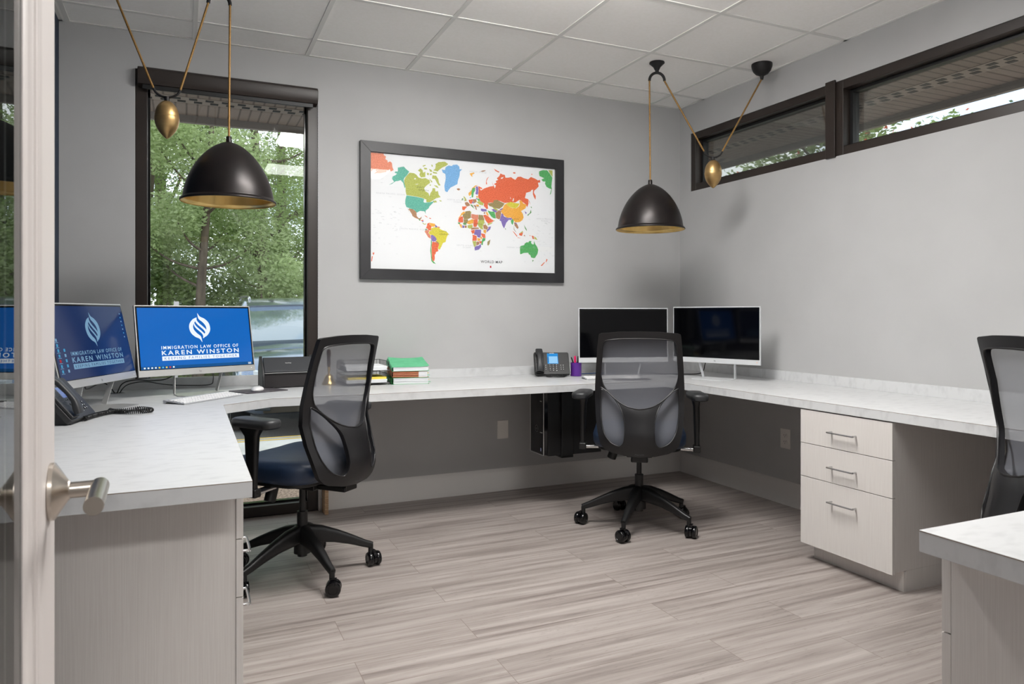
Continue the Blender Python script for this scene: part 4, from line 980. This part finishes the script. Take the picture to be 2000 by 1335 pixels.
for s in (-1, 1):
    for y_ in (-d / 2 + .02, d / 2): m.tube([(s * w_ / 2, y_, .001), (s * w_ / 2, y_, .135)], .002, 6)
m.build('wire_frame', M['black'], t)
def sheets(name, x, y, z, w_, d, h_, rz, mt, label, cat, grp=None):
    m = MB(); k = max(2, int(h_ / .004)); q = random.Random(int(z * 1e4))
    for i in range(k):
        a, b_ = q.uniform(-.002, .002), q.uniform(-.002, .002); m.box(-w_ / 2 + a, w_ / 2 + a, -d / 2 + b_, d / 2 + b_, i * h_ / k, (i + 1) * h_ / k - .0004)
    return tag(m.build(name, mt), label, cat, grp) if not name.startswith('_') else m
def placed(o, x, y, z, rz): o.location = (x, y, z); o.rotation_euler = (0, 0, rz); return o
placed(sheets('paper_stack', 0, 0, .1, .235, .20, .02, 0, M['paper'], 'white papers in the lower level of the wire letter tray', 'papers'), -2.462, -.215, ZD + .0145, R(-1))
placed(sheets('yellow_pad', 0, 0, .2, .225, .20, .012, 0, M['yellow'], 'yellow pad on the papers in the lower tray level', 'pad of paper'), -2.462, -.215, ZD + .0346, R(1))
placed(sheets('paper_stack', 0, 0, .3, .235, .21, .024, 0, M['paper'], 'white papers in the upper level of the wire letter tray', 'papers'), -2.462, -.215, ZD + .0868, R(-1))
# folder stack
def folder(z, h_, w_, d, rz, cover, label, x=-2.19, y=-.215, warp=0, tabs=True, accordion=False, lift=0, l0=0):
    t = thing('file_folder', label, 'file folder', (x, y, ZD + z), rz, 'stack of case folders')
    nx, ny = 12, 10; c = MB()
    def zf(u, v): return h_ + warp * (max(0, u) ** 3 * .6 + max(0, -u) ** 2 * max(0, v) * .8)
    vs = []
    for dz in (0, .0012):
        for j in range(ny + 1):
            for i in range(nx + 1):
                u, v = i / nx * 2 - 1, j / ny * 2 - 1; vs.append((u * w_ / 2, v * d / 2, zf(u, v) + dz + l0 * (v + 1) / 2 + lift * ((v + 1) / 2) ** 1.3))
    g = lambda L_, i, j: L_ * (nx + 1) * (ny + 1) + j * (nx + 1) + i
    fs = []
    for L_ in (0, 1):
        for j in range(ny):
            for i in range(nx): fs.append((g(L_, i, j), g(L_, i + 1, j), g(L_, i + 1, j + 1), g(L_, i, j + 1)))
    for i in range(nx): fs += [(g(0, i, 0), g(0, i + 1, 0), g(1, i + 1, 0), g(1, i, 0)), (g(0, i, ny), g(0, i + 1, ny), g(1, i + 1, ny), g(1, i, ny))]
    for j in range(ny): fs += [(g(0, 0, j), g(0, 0, j + 1), g(1, 0, j + 1), g(1, 0, j)), (g(0, nx, j), g(0, nx, j + 1), g(1, nx, j + 1), g(1, nx, j))]
    c.add(vs, fs)
    c.box(-w_ / 2, w_ / 2, -d / 2, d / 2, 0, .0012)
    # spine on the left
    n = 10
    for i in range(n):
        a0, a1 = math.pi * i / n, math.pi * (i + 1) / n
        x0, x1 = -w_ / 2 - .008 * math.sin(a0), -w_ / 2 - .008 * math.sin(a1); z0, z1 = h_ / 2 - h_ / 2 * math.cos(a0), h_ / 2 - h_ / 2 * math.cos(a1)
        c.add([(x0, -d / 2, z0), (x1, -d / 2, z1), (x1, d / 2, z1), (x0, d / 2, z0), (x0 + .001, -d / 2, z0), (x1 + .001, -d / 2, z1), (x1 + .001, d / 2, z1), (x0 + .001, d / 2, z0)], [(0, 1, 2, 3), (4, 5, 6, 7), (0, 1, 5, 4), (3, 2, 6, 7)])
    if accordion:
        k = 7
        for i in range(k):
            z0, z1 = i * h_ / k, (i + 1) * h_ / k; e = .004 * (-1) ** i
            c.add([(-w_ / 2, -d / 2 - .002 + e, z0), (w_ * .22, -d / 2 - .002 + e, z0), (w_ * .22, -d / 2 - .002 - e, z1), (-w_ / 2, -d / 2 - .002 - e, z1)], [(0, 1, 2, 3)])
    if l0 or lift:
        nv = 2 * (nx + 1) * (ny + 1)
        for i_ in range(nv, len(c.v)):
            p = c.v[i_]; f_ = (p[1] + d / 2) / d; c.v[i_] = (p[0], p[1], p[2] + l0 * f_ + lift * max(0, f_) ** 1.3 * min(1, p[2] / h_))
    c.build('cover', cover, t)
    m = MB(); q = random.Random(int(z * 1000) + 5); k = max(3, int(h_ / .0028))
    for i in range(k):
        a = q.uniform(-.002, .002); m.box(-w_ / 2 + .004, w_ / 2 - .006 + a, -d / 2 + .003 + a, d / 2 - .004, .0014 + i * (h_ - .002) / k, .0011 + (i + .9) * (h_ - .002) / k)
    m.v = [(p[0], p[1], p[2] + (l0 + lift * p[2] / h_) * (p[1] + d / 2) / d) for p in m.v]; m.build('pages', M['paper'], t)
    if tabs:
        for i in range(3):
            m = MB().box(w_ / 2 - .006, w_ / 2 + .012, -d / 2 + .012 + i * .05, -d / 2 + .04 + i * .05, h_ * (.25 + .25 * i), h_ * (.25 + .25 * i) + .0012); m.build('index_tab', (M['green'], M['yellow'], M['greend'])[i], t)
    return t
folder(0, .038, .215, .26, R(-8), M['greend'], 'thick green folder at the bottom of the folder stack')
folder(.0395, .036, .210, .255, R(-9), M['kraft'], 'brown accordion folder in the middle of the folder stack', accordion=True, lift=.016)
folder(.077, .024, .215, .26, R(-8), M['green'], 'pale green folder lying open-edged on top of the folder stack', warp=.010, tabs=False, l0=.0165, lift=.02)

# computer tower under the worktop
t = thing('computer_tower', 'black computer tower hung under the back worktop', 'computer', (-1.25, -.47, .325), R(0))
z1 = ZD - TD - .325 - .004
MB().box(-.165, .21, -.095, .095, 0, z1 - .002).build('chassis', M['black'], t, bev=.003)
bz = MB().box(-.196, -.166, -.097, .085, .008, z1 - .012).build('front_bezel', M['blackg'], t, bev=.004)
m = MB()
for y_ in (-.0975, .0855): m.box(-.199, -.195, y_ - .0012, y_ + .0012, .006, z1 - .012)
m.box(-.199, -.195, -.0987, .0867, .0055, .008); m.build('silver_edge', M['silver'], bz)
ym_ = Matrix.Translation((-.1968, -.005, .16)) @ Matrix.Rotation(R(-90), 4, 'Z') @ Matrix.Rotation(R(90), 4, 'X')
m = MB(); m.lathe([(.019, 0), (.022, 0), (.022, .001), (.019, .001), (.019, 0)], 32, mx=ym_); text_to(m, 'DELL', .011, ym_ @ Matrix.Translation((0, -.004, .0003)), 0, .0003); m.build('maker_mark', mat('mark_tower', (120, 120, 122), .3, .7), bz)
m = MB().prism(rrect(.014, .02, .001), 0, .0006, mx=ym_ @ Matrix.Translation((.055, -.122, 0))); m.build('sticker', mat('sticker_blue', (140, 150, 185), .4), bz)
m = MB().box(-.1985, -.196, -.07, -.05, .33, .335).box(-.1985, -.196, -.08, -.05, .14, .145); m.build('port', M['silver'], bz)
m = MB().box(-.08, .0, -.112, -.097, -.012, z1).box(-.08, .0, -.112, .1, -.014, -.003); m.build('bracket', M['black'], t, bev=.002)

# ---------------------------------------------------------------- cables, grommet
def cable(pts, r, mt, label, rest=None):
    return tag(MB().tube(spline(pts, 8), r, 8).build('cable', mt, smooth=60), label, 'cable')
zz = ZD + .004
t = thing('cable_grommet', 'grey cable grommet in the worktop between the two blue monitors', 'grommet', (-3.745, -.19, ZD))
MB().lathe([(.024, .0002), (.036, .0002), (.035, .003), (.026, .0035), (.024, .0035)], 32).build('ring', mat('grommet_grey', (150, 152, 154), .5), t, smooth=50)
MB().cyl(.0245, .0002, .002, 24).build('throat', M['blackg'], t)
cable([(-3.745, -.19, ZD), (-3.72, -.18, ZD + .05), (-3.66, -.15, ZD + .064), (-3.58, -.13, ZD + .055), (-3.50, -.15, ZD + .07), (-3.42, -.33, ZD + .15)], .003, M['black'], 'black cable arching from the grommet to the bright blue monitor')
cable([(-3.735, -.185, ZD), (-3.70, -.16, ZD + .04), (-3.62, -.12, ZD + .05), (-3.52, -.10, ZD + .03), (-3.42, -.09, ZD + .02), (-3.30, -.10, ZD + .02), (-3.28, -.13, ZD + .05), (-3.29, -.33, ZD + .14)], .0026, M['black'], 'thin black cable running low behind the bright blue monitor stand')
cable([(-3.755, -.185, ZD), (-3.79, -.2, ZD + .05), (-3.82, -.26, ZD + .06), (-3.86, -.42, ZD + .05), (-3.82, -.76, ZD + .14)], .003, M['black'], 'black cable rising from the grommet to the dark blue monitor')
cable([(-.95, -.16, zz), (-.88, -.2, zz + .005), (-.80, -.18, zz), (-.7, -.2, zz)], .003, M['bluecable'], 'blue network cable on the worktop behind the pen cup')
cable([(-.32, -.70, ZD + .12), (-.27, -.62, ZD + .08), (-.25, -.55, zz + .01), (-.35, -.45, zz), (-.50, -.36, zz)], .0032, M['black'], 'black cable looping down behind the right dark monitor')
cable([(-.60, -.33, ZD + .12), (-.56, -.27, ZD + .05), (-.5, -.25, zz), (-.42, -.3, zz)], .003, M['black'], 'black cable behind the stand of the left dark monitor')
cable([(-1.04, -.40, .55), (-.99, -.39, .50), (-1.0, -.38, .42), (-.97, -.36, .34), (-1.02, -.3, .30), (-1.08, -.12, .33), (-1.1, -.04, .40)], .003, M['black'], 'black cable hanging behind the computer tower')

# ================================================================ OUTSIDE
GZ = -.15
mulch = noisy('mulch', (92, 70, 56), (178, 156, 138), (60, 60, 60), .95, detail=8, bump=.6)
conc = noisy('concrete', (206, 204, 200), (190, 188, 184), (4, 4, 4), .85)
asph = noisy('asphalt', (112, 110, 108), (136, 134, 130), (60, 60, 60), .9)
ypaint = mat('yellow_paint', (236, 196, 60), .6)
gmat = noisy('leaf_litter', (116, 104, 70), (96, 112, 58), (1.5, 1.5, 1.5), .95)
struct(MB().box(-14, 9, .16, 2.3, GZ - .1, GZ).box(.16, 9, -9, .16, GZ - .1, GZ).build('ground_mulch', mulch))
struct(MB().box(-14, 9, 2.3, 3.42, GZ - .1, GZ + .02).build('sidewalk', conc))
struct(MB().box(-14, 9, 3.42, 3.60, GZ - .1, GZ + .022).build('curb', noisy('curb_stone', (150, 147, 142), (168, 165, 160), (9, 9, 9), .85)))
struct(MB().box(-14, 9, 3.42, 3.45, GZ + .022, GZ + .024).box(-14, 9, 3.575, 3.6, GZ + .022, GZ + .024).build('curb_line', ypaint))
struct(MB().box(-14, 14, 3.6, 11, GZ - .2, GZ - .08).build('parking_lot', asph))
struct(MB().box(-40, 40, 11, 60, GZ - .1, GZ).build('ground_woods', gmat))
struct(MB().box(9, 40, -20, 11, GZ - .1, GZ).build('ground_yard', gmat))
# eaves
soff = noisy('soffit_board', (176, 160, 150), (150, 136, 127), (1, 1, 1), .7)
def soffit_mat(ax):
    m = mat('soffit_' + 'xy'[ax], (140, 128, 120), .7); t = m.node_tree; b = t.nodes['Principled BSDF']
    co = t.nodes.new('ShaderNodeTexCoord'); wv = t.nodes.new('ShaderNodeTexWave'); wv.bands_direction = 'XY'[ax]; wv.inputs['Scale'].default_value = 4.6; wv.wave_profile = 'SIN'
    r = t.nodes.new('ShaderNodeValToRGB'); r.color_ramp.elements[0].position = .04; r.color_ramp.elements[0].color = lin((96, 86, 80)); r.color_ramp.elements[1].position = .12; r.color_ramp.elements[1].color = lin((138, 126, 118))
    t.links.new(co.outputs['Object'], wv.inputs[0]); t.links.new(wv.outputs['Fac'], r.inputs[0]); t.links.new(r.outputs[0], b.inputs['Base Color']); return m
fasc = mat('fascia', (128, 120, 114), .6)
ventm = mat('vent_dark', (30, 28, 28), .6); ventl = mat('vent_strip', (150, 140, 132), .6)
e = struct(MB().box(-9, 1.15, WT, 1.15, 2.6, 2.66).build('trim_4', soffit_mat(0)))
m = MB(); m.box(-9, 1.15, .68, .82, 2.597, 2.6, 0)
x = -9
while x < 1.0: m.box(x, x + .05, .70, .74, 2.595, 2.598, 1).box(x + .03, x + .08, .76, .80, 2.595, 2.598, 1); x += .1
m.build('soffit_vent', [ventl, ventm], e); MB().box(-9, 1.19, 1.15, 1.19, 2.55, 2.85).box(1.15, 1.19, -9, 1.15, 2.55, 2.85).build('fascia', fasc, e)
e = struct(MB().box(WT, 1.15, -9, WT, 2.6, 2.66).build('trim_5', soffit_mat(1)))
m = MB(); m.box(.68, .82, -9, .68, 2.597, 2.6, 0); x = -9
while x < .6: m.box(.70, .74, x, x + .05, 2.595, 2.598, 1).box(.76, .80, x + .03, x + .08, 2.595, 2.598, 1); x += .1
m.build('soffit_vent', [ventl, ventm], e)
struct(MB().box(-9, 1.19, -9, 1.19, 2.87, 3.0).build('roof', fasc))  # unseen slab, made big to keep sky light off the top

# ---------------------------------------------------------------- parked SUV, nose to the window
def suv(x, y, z):
    t = thing('parked_car', 'dark grey sport utility car parked nose-in outside the tall window', 'car', (x, y, z))
    paint = mat('car_sky_paint', (120, 134, 158), .14, .75, coat=1); glassm = mat('car_sky_glass', (120, 136, 150), .05, .55, spec=1.0, coat=1); trim = mat('car_trim', (24, 24, 25), .5); chrome = M['chrome']  # silver-blue body and metallic glass stand in for bright reflected sky
    def loft(secs, name, mt, par, smooth=40, cap=True):
        m = MB(); n = len(secs[0]); vs = [p for s in secs for p in s]
        fs = [(j * n + i, j * n + (i + 1) % n, (j + 1) * n + (i + 1) % n, (j + 1) * n + i) for j in range(len(secs) - 1) for i in range(n)]
        if cap: fs += [tuple(range(n))[::-1], tuple(range((len(secs) - 1) * n, len(secs) * n))]
        m.add(vs, fs); return m.build(name, mt, par, smooth=smooth)
    def low(y_, w_, zb, zs, zt):  # lower body section
        h = [(0, zb), (w_ * .80, zb), (w_ * .95, zb + .06), (w_, zs), (w_ * .985, zs + (zt - zs) * .6), (w_ * .93, zt - .02), (w_ * .75, zt + .005), (w_ * .4, zt + .03), (0, zt + .04)]
        return [(a, y_, b_) for a, b_ in h] + [(-a, y_, b_) for a, b_ in h[-2:0:-1]]
    secs = [low(0, .72, .34, .60, .72), low(.05, .84, .30, .60, .80), low(.2, .92, .26, .62, .90), (low(.7, .95, .26, .64, .97)), low(1.15, .96, .26, .66, 1.03), low(2.0, .96, .26, .68, 1.03), low(3.4, .96, .26, .68, 1.05), low(4.4, .93, .3, .68, 1.06), low(4.62, .84, .36, .66, 1.0)]
    body = loft(secs, 'body', paint, t)
    def cab(y_, w0, w1, z0, z1):
        h = [(0, z0), (w0, z0), ((w0 + w1) / 2 + .02, (z0 + z1) / 2), (w1, z1 - .03), (w1 * .9, z1), (0, z1 + .02)]
        return [(a, y_, b_) for a, b_ in h] + [(-a, y_, b_) for a, b_ in h[-2:0:-1]]
    loft([cab(1.16, .86, .84, 1.02, 1.07), cab(2.0, .88, .70, 1.02, 1.545), cab(2.2, .88, .68, 1.02, 1.575), cab(3.5, .88, .68, 1.02, 1.60), cab(4.35, .84, .64, 1.02, 1.50), cab(4.55, .8, .72, 1.02, 1.1)], 'cabin_glass', glassm, t)
    loft([cab(1.93, .73, .71, 1.50, 1.53), cab(2.2, .74, .69, 1.545, 1.62), cab(3.2, .74, .69, 1.56, 1.65), cab(4.25, .71, .66, 1.52, 1.60), cab(4.45, .70, .66, 1.44, 1.5)], 'roof', paint, t)
    for s in (-1, 1):
        MB().tube(spline([(s * .90, 1.10, 1.03), (s * .86, 1.3, 1.12), (s * .78, 1.8, 1.42), (s * .71, 2.1, 1.57)], 5), .028, 8).build('pillar', paint, t, smooth=50)
        MB().sweep([(s * .98, 1.55, 1.10), (s * 1.05, 1.5, 1.12), (s * 1.10, 1.48, 1.12)], rrect(.12, .16, .05, 4)).build('side_mirror', paint, t, smooth=50)
        MB().tube(spline([(s * .64, 2.25, 1.60), (s * .64, 2.4, 1.66), (s * .64, 3.9, 1.68), (s * .64, 4.1, 1.62)], 4), .018, 8).build('roof_rail', chrome, t, smooth=50)
        MB().sweep([(s * .56, .035, .70), (s * .72, .06, .72), (s * .86, .2, .76)], rrect(.10, .13, .03, 3)).build('headlight', mat('lamp_clear', (200, 205, 210), .1, .2, coat=1), t, smooth=40)
        MB().sweep([(s * .58, -.005, .38), (s * .74, .03, .385)], rrect(.10, .10, .02, 3)).build('fog_lamp', mat('fog_glass', (60, 66, 72), .12), t, smooth=40)
        for yy in (.92, 3.75):
            wm = T(s * .86, yy, .335, 0, R(90)); w_ = MB().lathe([(.20, -.11), (.32, -.11), (.335, -.09), (.335, .09), (.32, .11), (.20, .11)], 32, mx=wm).build('wheel', trim, t, smooth=40)
            MB().lathe([(1e-4, .08 * s), (.2, .1 * s), (.21, .02 * s)], 24, mx=wm).build('rim', chrome, w_, smooth=40)
    m = MB().box(-.52, .52, -.012, .03, .56, .76, 0)
    for k in range(4): m.box(-.50, .50, -.022, -.01, .585 + k * .045, .602 + k * .045, 1)
    m.build('grille', [trim, chrome], t, bev=.002)
    MB().box(-.66, .66, -.014, .05, .30, .42).build('lower_grille', mat('skirt', (62, 56, 48), .5), t, bev=.01)
    m = MB().sweep([(-.86, .10, .50), (-.6, -.02, .50), (0, -.04, .50), (.6, -.02, .50), (.86, .10, .50)], rrect(.05, .07, .02, 3)); m.build('bumper_strip', mat('bumper_dark', (44, 50, 58), .25, .3), t, smooth=40)
    MB().box(-.15, .15, -.03, -.02, .45, .53).build('number_plate', mat('plate_pale', (206, 210, 206), .5), t, bev=.003)
suv(-1.97, 4.05, GZ - .08)

# small sign on a post
t = thing('sign_post', 'thin white sign on a post at the edge of the car park', 'sign', (-3.55, 7.3, GZ))
MB().box(-.02, .02, -.02, .02, 0, 1.2).build('post', M['doorw'], t)
m = MB().box(-.035, .035, -.03, -.024, 1.1, 1.52).build('panel', M['doorw'], t)
m = MB()
for k in range(5): m.box(-.018, .018, -.0315, -.0305, 1.15 + k * .07, 1.18 + k * .07)
m.build('marks', M['blacksoft'], bpy.data.objects[t.name].children[1])

# ---------------------------------------------------------------- trees
def leafmat(name, c):
    m = noisy(name, c, tuple(min(255, int(v * 1.45)) for v in c), (1.3, 1.3, 1.3), .6, lo=.3, hi=.7); t = m.node_tree; b = t.nodes['Principled BSDF']
    tl = t.nodes.new('ShaderNodeBsdfTranslucent'); tl.inputs[0].default_value = lin(tuple(min(255, int(v * 1.5)) for v in c)); mx = t.nodes.new('ShaderNodeMixShader'); mx.inputs[0].default_value = .35
    t.links.new(b.outputs[0], mx.inputs[1]); t.links.new(tl.outputs[0], mx.inputs[2]); t.links.new(mx.outputs[0], t.nodes['Material Output'].inputs[0]); return m
LM = [leafmat('leaf_bright', (112, 128, 80)), leafmat('leaf_mid', (92, 108, 72)), leafmat('leaf_deep', (66, 82, 56)), leafmat('leaf_pale', (134, 146, 106))]
bark = noisy('bark', (74, 62, 52), (112, 98, 84), (9, 9, 2), .9)
def tree(x, y, h, r, lm, label, n=7000, z0=None, trunk=.16, seed=1, leaf=.085, lean=0, fill=1.0, red=False, sq=.75):
    q = random.Random(seed); t = thing('tree' if h > 3 else 'shrub', label, 'tree' if h > 3 else 'shrub', (x, y, GZ), 0, 'trees and shrubs outside')
    m = MB(); top_ = h * .8
    pts = spline([(0, 0, 0), (lean * .2, .05, h * .25), (lean * .6, -.05, h * .5), (lean, 0, top_)], 5)
    ns = len(pts); m.sweep(pts, [[(trunk * (1 - .75 * i / ns) * math.cos(a), trunk * (1 - .75 * i / ns) * math.sin(a)) for a in [R(45 * k) for k in range(8)]] for i in range(ns)])
    z0 = h * .3 if z0 is None else z0
    cl = []
    for k in range(16):
        zz_ = q.uniform(z0, h); rad = r * (1 - .35 * abs((zz_ - (z0 + h) / 2) / ((h - z0) / 2 + .01))) * q.uniform(.35, .95); a = q.uniform(0, 6.283)
        c = Vector((lean * zz_ / h + rad * math.cos(a), rad * math.sin(a), zz_)); cl.append((c, r * q.uniform(.28, .5)))
        s = pts[min(ns - 1, int(ns * min(1, max(.15, (zz_ - .6) / top_))))]
        mid = (s + c) / 2 + Vector((0, 0, -.15)); p2 = spline([s, mid, c], 4)
        m.sweep(p2, [[(trunk * .28 * (1 - .8 * i / len(p2)) * math.cos(b_), trunk * .28 * (1 - .8 * i / len(p2)) * math.sin(b_)) for b_ in [R(72 * k2) for k2 in range(5)]] for i in range(len(p2))])
    m.build('trunk', bark, t, smooth=50, recalc=False)
    L_ = MB(); nn = int(n * fill)
    for i in range(nn):
        c, rc = q.choice(cl); d = Vector((q.gauss(0, 1), q.gauss(0, 1), q.gauss(0, 1))).normalized() * rc * q.random() ** .45; d.z *= sq
        p = c + d; s = leaf * q.uniform(.6, 1.4)
        u = Vector((q.gauss(0, 1), q.gauss(0, 1), q.gauss(0, .5))).normalized(); v = u.cross(Vector((q.gauss(0, 1), q.gauss(0, 1), q.gauss(0, 1)))).normalized()
        L_.add([p - u * s, p - v * s * .45, p + u * s, p + v * s * .45], [(0, 1, 2, 3)], 1 if red and q.random() < .06 else 0)
    L_.build('foliage', [lm, leafmat('leaf_red', (176, 84, 60))] if red else lm, t, recalc=False)
TR = [(-6.2, 12.5, 8.5, 2.6, 1, 'leafy tree at the left of the tall window view', 9000, 1.2, .2, 0),
      (-4.5, 14.5, 9.5, 2.4, 0, 'bright leafy tree in the middle of the tall window view', 9000, 2.6, .22, .5),
      (-3.2, 11.5, 7.5, 2.0, 3, 'pale twiggy tree overhanging the car', 8000, 2.6, .12, .3),
      (-1.6, 14.0, 9.0, 2.6, 0, 'leafy tree behind the parked car roof', 9000, 1.6, .2, -.4),
      (-7.8, 19.0, 11.0, 3.4, 2, 'dark green tree far back on the left', 9000, 2.5, .28, .4),
      (-4.0, 21.0, 11.5, 3.4, 2, 'dark green tree far back in the centre', 8000, 4.0, .3, -.3),
      (-.6, 20.0, 11.0, 3.4, 1, 'mid green tree far back on the right', 9000, 3.0, .28, 0),
      (-10.5, 15.0, 9.0, 3.0, 1, 'leafy tree beyond the left edge of the tall window', 7000, 1.5, .22, 0)]
for i, (x, y, h, r, k, lb, n, z0, tr, ln) in enumerate(TR): tree(x, y, h, r, LM[k], lb, int(n * 3.8), z0, tr, 10 + i, .042, lean=ln)
for i, (x, y, h, r, k, lb) in enumerate([(-5.6, 11.6, 2.2, 1.3, 2, 'dark low shrub behind the sign post'), (-3.9, 13.2, 2.6, 1.5, 0, 'yellow green shrub left of the parked car'), (-1.9, 12.4, 2.5, 1.5, 3, 'pale shrub behind the car roof'), (-7.6, 13.0, 2.4, 1.4, 1, 'mid green shrub at the far left of the window view')]):
    tree(x, y, h, r, LM[k], lb, 12000, .1, .05, 40 + i, .05)
tree(6.6, 4.4, 6.0, 2.6, LM[0], 'bushy green tree with red leaves seen through the left small window', 30000, 1.5, .16, 61, .05, red=True)
tree(9.2, 1.4, 5.75, 1.5, LM[2], 'bare twiggy tree seen through the long small window', 700, 3.6, .07, 62, .06, red=True)
tree(11.5, 7.8, 7.6, 2.8, LM[3], 'pale tree behind the bushy green tree', 8000, 1.5, .2, 63, .08)
